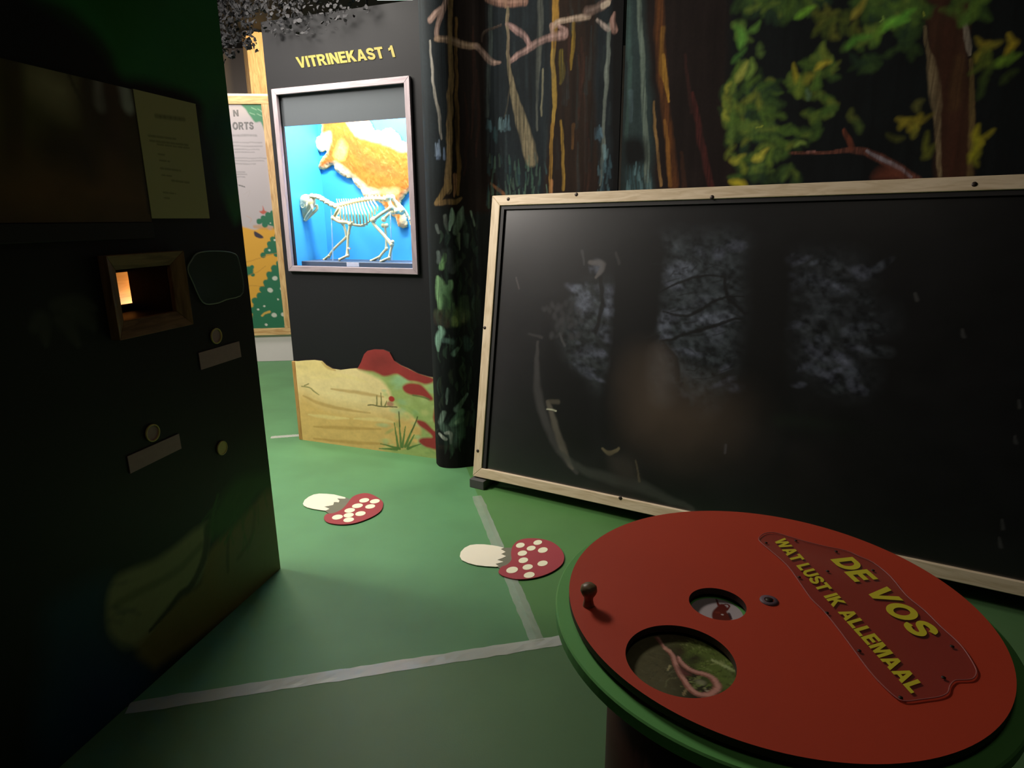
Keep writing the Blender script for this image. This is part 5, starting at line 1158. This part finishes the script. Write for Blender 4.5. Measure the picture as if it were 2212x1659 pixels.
toadstool(crop(980, 1140, 8.508),
          [(112, 530), (130, 450), (200, 375), (300, 325), (420, 310), (560, 312), (720, 330), (830, 350), (925, 375), (870, 400), (955, 452), (875, 490), (965, 530), (895, 565), (800, 598), (915, 632), (850, 652), (770, 672), (830, 715), (780, 724), (600, 715), (420, 695), (270, 655), (150, 600)],
          [(760, 690), (800, 590), (860, 480), (900, 370), (1100, 370), (1120, 600), (960, 740), (860, 760)],
          [(825, 810), (880, 730), (980, 690), (1060, 600), (1055, 470), (1090, 340), (1200, 240), (1380, 205), (1600, 215), (1800, 270), (1960, 390), (2030, 540), (1990, 680), (1840, 800), (1640, 890), (1400, 945), (1150, 955), (950, 910), (850, 860)],
          [(1545, 273, 80, 44), (1225, 324, 80, 46), (1424, 378, 82, 44), (1638, 412, 90, 50), (1263, 470, 86, 48), (1280, 600, 88, 50), (1634, 657, 94, 50), (1360, 724, 94, 50), (1074, 778, 108, 58), (1388, 870, 100, 54)],
          'red toadstool cut-out with white spots lying beside the red turntable')

# =================================================================== turning quiz table
DZ = .75; DC = V3(.5146, 1.1255, 0); DR = .4002
tt = thing('quiz_turntable', DC, 'round red turntable on a green rim and dark drum, with yellow lettering', 'turntable')
mb = MB(); mb.lathe(DC, [(0, 0), (.312, 0), (.312, .695), (0, .695)], Z, 72); o = mb.build('drum', M_DRUM, tt)
for p in o.data.polygons: p.use_smooth = abs(p.normal.z) < .5
GT = DZ - .023
mb = MB(); mb.lathe(DC, [(0, GT - .028), (.424, GT - .028), (.428, GT - .024), (.428, GT - .003), (.425, GT), (0, GT)], Z, 120); mb.build('green_top', M_GREENBOARD, tt)
HB, HBR = np.array([.292, .949]), .0945; HS, HSR = np.array([.4095, 1.112]), .0552
def ring_pts(c, r, n): return [(c[0] + r * math.cos(t), c[1] + r * math.sin(t)) for t in np.linspace(0, 2 * math.pi, n, endpoint=False)]
def disc_with_holes():
    bm = bmesh.new(); ZT, ZB = DZ, DZ - .014; edges = []; loops = []
    for c, r, n in ((DC[:2], DR, 160), (HB, HBR, 72), (HS, HSR, 56)):
        vs = [bm.verts.new((x, y, ZT)) for x, y in ring_pts(c, r, n)]; loops.append(vs)
        edges += [bm.edges.new((vs[i], vs[(i + 1) % n])) for i in range(n)]
    bmesh.ops.triangle_fill(bm, use_beauty=True, use_dissolve=False, edges=edges)
    bad = []
    for f_ in bm.faces:
        c = f_.calc_center_median()
        if np.hypot(c.x - HB[0], c.y - HB[1]) < HBR * .97 or np.hypot(c.x - HS[0], c.y - HS[1]) < HSR * .97: bad.append(f_)
    bmesh.ops.delete(bm, geom=bad, context='FACES_ONLY')
    ex = bmesh.ops.extrude_face_region(bm, geom=list(bm.faces))
    for g in ex['geom']:
        if isinstance(g, bmesh.types.BMVert): g.co.z = ZB
    bmesh.ops.recalc_face_normals(bm, faces=bm.faces)
    mb = MB(); bm.verts.index_update()
    mb.add([tuple(v_.co) for v_ in bm.verts], [tuple(v_.index for v_ in f_.verts) for f_ in bm.faces]); bm.free()
    return mb.build('red_disc', M_RED, tt)
rd = disc_with_holes(); rd.data.materials.append(paint_mat('dark_side_faces', (58, 30, 20), .6, .1, 20, 0))
for p_ in rd.data.polygons: p_.material_index = 1 if p_.normal.z < .5 else 0  # darker colour on the disc's rim, hole walls and underside
 
kp = on_floor(1271, 1308, DZ); KC = V3(kp[0], kp[1], DZ)
mb = MB(); mb.lathe(KC, [(.0115, 0), (.0105, .006), (.009, .013), (.0095, .02), (.014, .027), (.0168, .034), (.0158, .042), (.010, .0475), (0, .049)], Z, 28); mb.build('knob', M_BRASS, rd, True)
bp = on_floor(1661, 1298, DZ); BC = V3(bp[0], bp[1], DZ)
mb = MB(); mb.lathe(BC, [(.018, 0), (.0175, .0022), (.009, .0026)], Z, 32); mb.build('washer', M_STEEL, rd, True)
mb = MB(); mb.lathe(BC, [(.0075, .002), (.007, .0035), (0, .004)], Z, 24); mb.build('pivot_bolt', M_SCREW, rd, True)
# pictures on the green top, seen through the holes
def disc_picture(name, c, r, paint, label=None):
    n = 150; ZP = GT + .0012
    pmz = lambda x, y: on_floor(x, y, ZP)[:2]
    cv_ = Canvas(c[0] - r, c[0] + r, c[1] - r, c[1] + r, n, n, pmz, (60, 58, 40), 1.0, .0015, .00088, 101); paint(cv_)
    # polar grid sampled from the canvas
    mb = MB(); cols = []; v = [V3(c[0], c[1], ZP)]; f = []; NR, NA = 46, 128
    for i in range(1, NR + 1):
        for k_ in range(NA): a = 2 * math.pi * k_ / NA; v.append(V3(c[0] + r * i / NR * math.cos(a), c[1] + r * i / NR * math.sin(a), ZP))
    f += [(0, 1 + k_, 1 + (k_ + 1) % NA) for k_ in range(NA)]
    f += [(1 + (i - 1) * NA + k_, 1 + i * NA + k_, 1 + i * NA + (k_ + 1) % NA, 1 + (i - 1) * NA + (k_ + 1) % NA) for i in range(1, NR) for k_ in range(NA)]
    for p in v:
        i = int(np.clip((p[1] - c[1] + r) / (2 * r) * (n - 1), 0, n - 1)); j = int(np.clip((p[0] - c[0] + r) / (2 * r) * (n - 1), 0, n - 1)); cols.append(cv_.A[i, j])
    mb.add(v, f); o = mb.build(name, M_PRINT, tt, cols=np.array(cols))
    if label: o['label'] = label
    return o
cw = crop(1340, 1340, 7.9)
def worm(c):
    c.poly(cw((-100, 200), (800, 200), (900, 700), (1000, 1400), (-100, 1400)), (92, 88, 62), .8, 20)
    c.poly(cw((900, 300), (1500, 300), (2100, 700), (2000, 1200), (1700, 1200), (1300, 850), (1050, 600)), (96, 112, 54), .9, 14)
    c.poly(cw((700, 200), (1400, 200), (1300, 400), (900, 420)), (84, 74, 54), .7, 14)
    r_ = random.Random(8)
    for _ in range(130):
        x, y = r_.uniform(950, 2050), r_.uniform(250, 1250); a = r_.uniform(-.9, .9)
        c.stroke(cw((x, y), (x + 260 * math.cos(a), y + 180 * math.sin(a))), [1, r_.uniform(2, 5), 1][:2], r_.choice([(130, 150, 74), (110, 130, 60), (70, 78, 36), (150, 160, 100), (60, 56, 36)]), .55, .8)
    for _ in range(60):
        x, y = r_.uniform(100, 900), r_.uniform(300, 1250); a = r_.uniform(-1.2, 1.2)
        c.stroke(cw((x, y), (x + 240 * math.cos(a), y + 160 * math.sin(a))), 2, r_.choice([(110, 108, 80), (76, 72, 50), (96, 100, 80), (64, 60, 44)]), .45, .9)
    c.poly(cw((1150, 600), (1300, 580), (1400, 680), (1250, 740), (1130, 700)), (56, 54, 36), .8, 8); c.poly(cw((900, 480), (1050, 440), (1100, 560), (960, 620)), (64, 52, 36), .8, 8)
    c.stroke(cw((1560, 680), (1750, 770), (1950, 870)), [6, 9, 7], (176, 190, 130), .8, .8); c.stroke(cw((800, 860), (840, 780)), 4, (190, 180, 130), .7, .8)
    c.stroke(cw((1060, 1290), (1140, 1130)), 4, (170, 150, 110), .8, .8); c.stroke(cw((760, 1150), (800, 1020), (960, 990)), 3, (120, 120, 84), .7, .8)
    W = (206, 152, 138)
    for a, w_ in ((((620, 300), (700, 420), (760, 500)), [7, 8, 9]), (((740, 480), (820, 540), (880, 620), (930, 760), (1000, 900), (1090, 1040), (1160, 1150), (1270, 1250), (1400, 1285), (1530, 1270), (1650, 1180), (1640, 1090), (1560, 990), (1430, 930), (1270, 890), (1130, 820), (1020, 720), (980, 640)), [9, 11, 12, 12, 13, 13, 14, 14, 14, 15, 16, 16, 15, 14, 13, 13, 12, 9])):
        c.stroke(cw(*a), [v_ * 1.0 for v_ in w_], (150, 96, 84), 1, .35); c.stroke(cw(*[(x + 6, y - 8) for x, y in a]), [v_ * .6 for v_ in w_], W, .9, .8)
    c.stroke(cw((760, 490), (810, 520)), 10, (216, 160, 140), .8, .6); c.poly(cw((960, 780), (1100, 860), (1200, 940), (1080, 960), (980, 860)), (110, 62, 60), .8, 5)
    c.blob(*cw((1370, 1070))[0], 10, 8, (140, 140, 110), .8, 0, .7); c.stroke(cw((1440, 1180), (1480, 1220)), 4, (190, 180, 150), .7, .7)
    c.mottle(.15, 160, 160, 4)
disc_picture('worm_picture', HB, HBR + .022, lambda c: (setattr(c, 'gain', 1.5), worm(c)), 'round photo of a pink earthworm in grass')
cbg = crop(1240, 1230, 4.608)
def beetle(c):
    c.A[:] = c.lin((214, 200, 204)); D_ = (120, 44, 36)
    c.poly(cbg((1370, 470), (1380, 420), (1420, 380), (1450, 350), (1490, 350), (1530, 390), (1520, 430), (1560, 470), (1555, 520), (1480, 540), (1400, 520)), D_, 1, 2)
    c.stroke(cbg((1440, 360), (1425, 320), (1420, 295)), [6, 4, 2], D_, 1, .4); c.stroke(cbg((1490, 355), (1520, 350), (1548, 368), (1520, 410)), [4, 4, 4, 4], D_, 1, .4)
    c.stroke(cbg((1540, 440), (1560, 490)), 6, (70, 40, 50), .9, .5); c.blob(*cbg((1475, 452))[0], 3, 3, (220, 200, 200), 1, 0, .4); c.blob(*cbg((1430, 430))[0], 6, 4, (150, 60, 46), .7, 0, .6)
disc_picture('beetle_picture', HS, HSR - .004, beetle, 'round picture of a dark red creature on white')
# clear lettered plaque
c6 = crop(1600, 1100, 2.967)
pl_px = [(115, 200), (125, 180), (160, 160), (220, 158), (300, 180), (420, 215), (560, 250), (680, 275), (760, 310), (850, 350), (960, 440), (1060, 560), (1180, 660), (1280, 760), (1380, 850), (1440, 920), (1500, 1020), (1508, 1065), (1480, 1098), (1420, 1104), (1370, 1108), (1340, 1140), (1325, 1185), (1270, 1212), (1160, 1228), (1060, 1240), (1000, 1220), (900, 1130), (820, 1040), (720, 905), (620, 770), (530, 660), (450, 580), (380, 480), (300, 370), (200, 280), (140, 230)]
def dz(px, z): p = on_floor(*c6(px)[0], z); return V3(p[0], p[1], z)
plq = catmull([dz(q, DZ)[:2] for q in pl_px], 3, True)
mb = MB(); mb.prism([V3(a[0], a[1], DZ + .0004) for a in plq], Z * .0027); plate = mb.build('plaque', M_ACRYLIC, tt, bevel=.0008)
mb = MB(); lp = [V3(a[0], a[1], DZ + .0030) for a in plq]; mb.tube(lp + lp[:1], .0011, 6); mb.build('plaque_edge', paint_mat('frosted_plaque_edge', (196, 120, 116), .35, .05, 20, 0), tt)
for q in ((163, 216), (353, 202), (612, 272), (848, 393), (1355, 880), (1300, 1080), (1025, 1208), (760, 908), (557, 398), (375, 436), (553, 665)):
    mb = MB(); mb.lathe(dz(q, DZ + .0031), [(.0036, 0), (.0034, .0012), (0, .0018)], Z, 14); mb.build('screw', M_SCREW, tt, True)
LZ = DZ + .0032
def letter_line(body, o_, x_, y_, bold, gap=1.0):
    O_ = dz(o_, LZ); return lettering(body, O_, dz(x_, LZ) - O_, dz(y_, LZ) - O_, Z * .0004, M_YELLOW, tt)
letter_line('DE VOS', (574, 322), (1122, 822), (716, 306), .05, 1.02)
letter_line('WAT LUST IK ALLEMAAL', (210, 200), (1092, 1182), (282, 184), .045, 1.02)

# =================================================================== far corner seen past the partition
FP = on_floor(640, 779); FU = V3(math.cos(.09), math.sin(.09), 0); FN = V3(-FU[1], FU[0], 0)      # FN points away
fpx = lambda x, y, d=0.0: (lambda w: (np.dot(w - FP, FU), w[2]))(on_plane(x, y, FP + FN * d, FN))
fw_ = lambda s, t, d=0.0: FP + FU * s + Z * t + FN * d
fax = (FU, Z, FN)
top_z = fpx(530, 202)[1]
stand = thing('white_partition', fw_(-.7, 0, .05), 'white free-standing panel behind the tall poster at the far end', 'partition')
mb = MB(); mb.box(FP, fax, (-1.7, 0, 0), (.25, top_z, .06)); mb.build('panel', M_WHITEPANEL, stand, bevel=.004)
pbr, ptr = fpx(633, 722, -.02), fpx(580, 208, -.02)
poster = thing('tall_poster', fw_(-.6, pbr[1], -.01), 'tall framed poster with green bushes, yellow slopes and white sky at the far end', 'poster')
PO = fw_(pbr[0], pbr[1], -.02); pe = fw_(ptr[0], ptr[1], -.02) - PO; PHH = np.linalg.norm(pe); pe = unit(pe); pu = -unit(FU - pe * np.dot(FU, pe)); pn = FN
PWD, PF = 1.35, .075
for lo, hi in (((0, 0, -.02), (PWD, PF, .019)), ((0, PHH - PF, -.02), (PWD, PHH, .019)), ((0, PF, -.02), (PF, PHH - PF, .019)), ((PWD - PF, PF, -.02), (PWD, PHH - PF, .019))):
    mb = MB(); mb.box(PO, (pu, pe, pn), lo, hi); mb.build('frame_rail', M_PINE_POST, poster, bevel=.003)
ppx = lambda x, y: (lambda w: (np.dot(w, pu), np.dot(w, pe)))(on_plane(x, y, PO, pn) - PO)
cq = Canvas(PF, PWD - PF, PF, PHH - PF, 170, 330, ppx, (186, 178, 180), .9, .006, .0052, 111)
cz = crop(480, 180, 2.862)
TEAL = (52, 128, 88); YEL = (222, 166, 60); DT = (40, 112, 80)
cq.poly(cz((100, 110), (140, 155), (175, 205), (205, 240), (240, 238), (262, 290), (285, 330), (300, 380), (330, 380), (330, 90), (110, 90)), TEAL, 1, 1.5)
cq.poly(cz((300, 560), (308, 520), (330, 500), (345, 600), (320, 600)), TEAL, 1, 1.5)
for x, y, a in ((180, 150, .5), (220, 160, .4), (170, 180, .6), (215, 190, .6), (240, 175, .3)): cq.stroke(cz((x, y), (x + 30, y + 14)), 1.6, (150, 190, 160), .7, .8)
cq.poly(cz((-500, 960), (-300, 920), (-100, 870), (100, 880), (140, 890), (200, 905), (260, 890), (300, 905), (370, 900), (460, 1560), (200, 1560), (-500, 1580)), YEL, 1, 2)
cq.stroke(cz((200, 885), (260, 890), (340, 900)), [6, 9, 4], (196, 140, 70), .6, .8)
def bush(pts, c=DT, r=16):
    cq.poly(cz(*pts), c, 1, 1.5)
    for i, q in enumerate(pts): cq.blob(*cz((q[0] + 4, q[1] + 4))[0], r / 2.862, r / 2.862, c, 1, 0, .25)
bush([(225, 850), (250, 830), (280, 808), (310, 798), (340, 800), (360, 880), (330, 885), (260, 870)])
bush([(250, 1060), (270, 1030), (290, 990), (310, 960), (335, 940), (380, 950), (400, 1040), (330, 1050)])
bush([(200, 1340), (230, 1310), (245, 1270), (270, 1230), (290, 1180), (320, 1140), (350, 1110), (400, 1080), (460, 1540), (200, 1560), (190, 1400)], DT, 20)
bush([(100, 1150), (180, 1130), (185, 1180), (100, 1200)], DT, 12)
bush([(-420, 1150), (-380, 1060), (-320, 1010), (-260, 1060), (-220, 1160), (-300, 1200)]); bush([(-440, 1560), (-420, 1380), (-330, 1320), (-240, 1360), (-160, 1440), (-80, 1480), (0, 1560)], DT, 20); cq.poly(cz((-440, 60), (-200, 90), (-240, 160), (-330, 190), (-360, 300), (-440, 420)), TEAL, 1, 1.5)
for a in (((120, 1110), (220, 1085), (330, 1050), (380, 1040)), ((150, 1190), (210, 1170), (270, 1130)), ((150, 1250), (260, 1255))): cq.stroke(cz(*a), 1.2, (176, 128, 50), .7, .8)
cq.poly(cz((198, 915), (225, 925), (255, 950), (235, 958), (205, 945)), (56, 52, 66), 1, 1)
cq.poly(cz((228, 790), (248, 785), (250, 760), (262, 785), (276, 792), (258, 808), (240, 802)), (190, 92, 76), 1, 1); cq.stroke(cz((100, 628), (140, 640)), 2, (80, 84, 80), .8, .8)
for x, y, r in ((325, 1205, 15), (298, 1280, 16), (370, 1268, 14), (322, 1432, 15), (378, 1428, 13), (272, 1492, 9), (222, 1398, 7), (400, 1500, 14), (345, 1335, 6), (260, 1378, 6), (375, 1180, 7), (325, 968, 7), (345, 1000, 7), (292, 1032, 7), (330, 850, 5), (300, 865, 4)): cq.blob(*cz((x, y))[0], r / 2.862, r / 2.862 * .9, (206, 210, 196), .95, 0, .3)
cq.stroke(cz((245, 1436), (262, 1420), (292, 1412)), [4, 4, 5], (206, 170, 80), 1, .4)
LG_ = (150, 146, 146)
for y, x0_, x1_ in ((322, 80, 210), (365, 85, 250), (388, 85, 250), (408, 88, 230), (425, 95, 200), (463, 100, 275), (480, 105, 260), (498, 110, 210), (548, 115, 140), (562, 115, 150), (578, 118, 140)):
    x = x0_ - 260
    while x < x1_:
        l = random.uniform(14, 34); cq.stroke(cz((x, y), (min(x + l, x1_), y)), 2.2 if y > 330 else 4, LG_, .75, .8); x += l + 6
cq.stroke(cz((130, 690), (170, 660), (160, 700)), 1.2, (180, 170, 168), .7, .8); cq.stroke(cz((150, 820), (180, 840), (170, 860)), 1.6, (196, 160, 140), .6, .8)
canvas_slab('poster_print', cq, planar(PO, pu, pe), pn * .015, M_POSTER, poster, (200, 196, 192))
GREYT = paint_mat('grey_poster_lettering', (110, 108, 108), .6, .03, 20, 0)
def poster_text(body, bl, br_, tl):
    P_ = [(lambda q: PO + pu * q[0] + pe * q[1] - pn * .001)(ppx(*cz(q)[0])) for q in (bl, br_, tl)]
    lettering(body, P_[0], P_[1] - P_[0], P_[2] - P_[0], -pn * .002, GREYT, poster, .12)
poster_text('N', (70, 205), (102, 203), (66, 165)); poster_text('ORTS', (66, 286), (195, 284), (62, 240))
# warm pine post behind the panel
q = [fpx(x, 180, .35)[0] for x in (524, 541, 577)]
post = MB(); pa, pb_, pc = q; P_ = [fw_(pa, 0, .35 + .14), fw_(pb_, 0, .35), fw_(pc, 0, .35 + .05), fw_(pc - .02, 0, .35 + .19)]
post.prism(P_, Z * 3.38); post.g = [(p[2], p[0], p[1]) for p in post.v]
tag(post.build('timber_post', M_PINE_POST, bevel=.004), 'warm lit square pine post rising behind the white panel', 'post')
pl_ = bpy.data.lights.new('post_lamp', 'SPOT'); pl_.energy = 60; pl_.color = (1, .74, .38); pl_.spot_size = 1.3; pl_.spot_blend = .6; pl_.shadow_soft_size = .08
po_ = bpy.data.objects.new('post_lamp', pl_); COL.objects.link(po_); pos_ = fw_(pc + .35, 3.25, -.55); po_.location = tuple(pos_)
po_.rotation_euler = (Vector(tuple(fw_(pb_, 2.95, .4))) - Vector(tuple(pos_))).to_track_quat('-Z', 'Y').to_euler()

# =================================================================== camouflage netting hung under the ceiling
def netting():
    mb = MB(); rg = np.random.default_rng(17)
    def scrap(c, ax_, size):
        k_ = rg.integers(5, 8); a0_ = rg.uniform(0, 6.28); pts = []
        st = rg.uniform(.45, .9)
        for i in range(k_):
            a = a0_ + 2 * math.pi * i / k_; r_ = size * rg.uniform(.45, 1.0)
            pts.append(c + ax_[0] * r_ * math.cos(a) + ax_[1] * r_ * st * math.sin(a) + ax_[2] * rg.uniform(-.2, .2) * size)
        mb.add(pts + [p + ax_[2] * .0012 for p in pts], [tuple(range(k_)), tuple(range(2 * k_ - 1, k_ - 1, -1))])
    def rnd_axes():
        n = unit(rg.standard_normal(3) + np.array([0, -1.2, 0.2])); a = unit(np.cross(n, rg.standard_normal(3))); return a, np.cross(n, a), n
    # curtain left of the case
    P0_ = V3(-2.35, 4.75, 0); P1_ = V3(-1.60, 4.37, 0); n_ = 0
    while n_ < 4200:
        s, z = rg.uniform(0, 1), rg.uniform(2.40, 3.30); c = P0_ + (P1_ - P0_) * s + V3(0, rg.uniform(-.06, .06), 0); c[2] = z
        edge = 2.52 + .05 * math.sin(s * 9) + .03 * math.sin(s * 31)
        if z < edge or rg.random() > .45 + .7 * (z - edge): 
            n_ += .25; continue
        scrap(c, rnd_axes(), rg.uniform(.011, .027)); n_ += 1
    # drape in front of the top of the case
    n_ = 0
    while n_ < 3000:
        s, z = rg.uniform(-.2, 1.02), rg.uniform(2.45, 3.2); edge = 2.58 - .05 * math.sin(s * 5) + (.06 if s > .75 else 0)
        if z < edge or rg.random() > .10 + 3.0 * (z - edge): n_ += .2; continue
        c = vw(s, z, -.03 - .05 * rg.random()); scrap(c, rnd_axes(), rg.uniform(.010, .026)); n_ += 1
    # cords
    for i in range(26):
        s = i / 25; z = 2.62 + .05 * math.sin(s * 9); mb.tube([P0_ + (P1_ - P0_) * s + Z * z, P0_ + (P1_ - P0_) * s + Z * 3.38], .0018, 4)
    for i in range(17):
        s = -.15 + i * .07; mb.tube([vw(s, 2.72, -.045), vw(s, 3.38, -.045)], .0016, 4)
    return mb.build('camouflage_net', M_NET)
tag(netting(), 'dark leafy camouflage net hanging from the ceiling over the display case', 'net', None, 'stuff')
# ceiling luminaire whose light leaks through the net
LQ = on_floor(866, -6, 3.29)
lum = thing('ceiling_light', (LQ[0], LQ[1], 3.36), 'bright white ceiling light glimpsed through the dark net', 'ceiling light')
mb = MB(); mb.box(V3(LQ[0], LQ[1], 3.3), np.eye(3), (-.24, -.09, 0), (.24, .09, .09)); mb.build('housing', M_WHITEPANEL, lum, bevel=.004)
mb = MB(); mb.box(V3(LQ[0], LQ[1], 3.29), np.eye(3), (-.21, -.07, 0), (.21, .07, .009)); mb.build('diffuser', lamp_mat('luminaire_glow', (245, 250, 240), 4), lum)
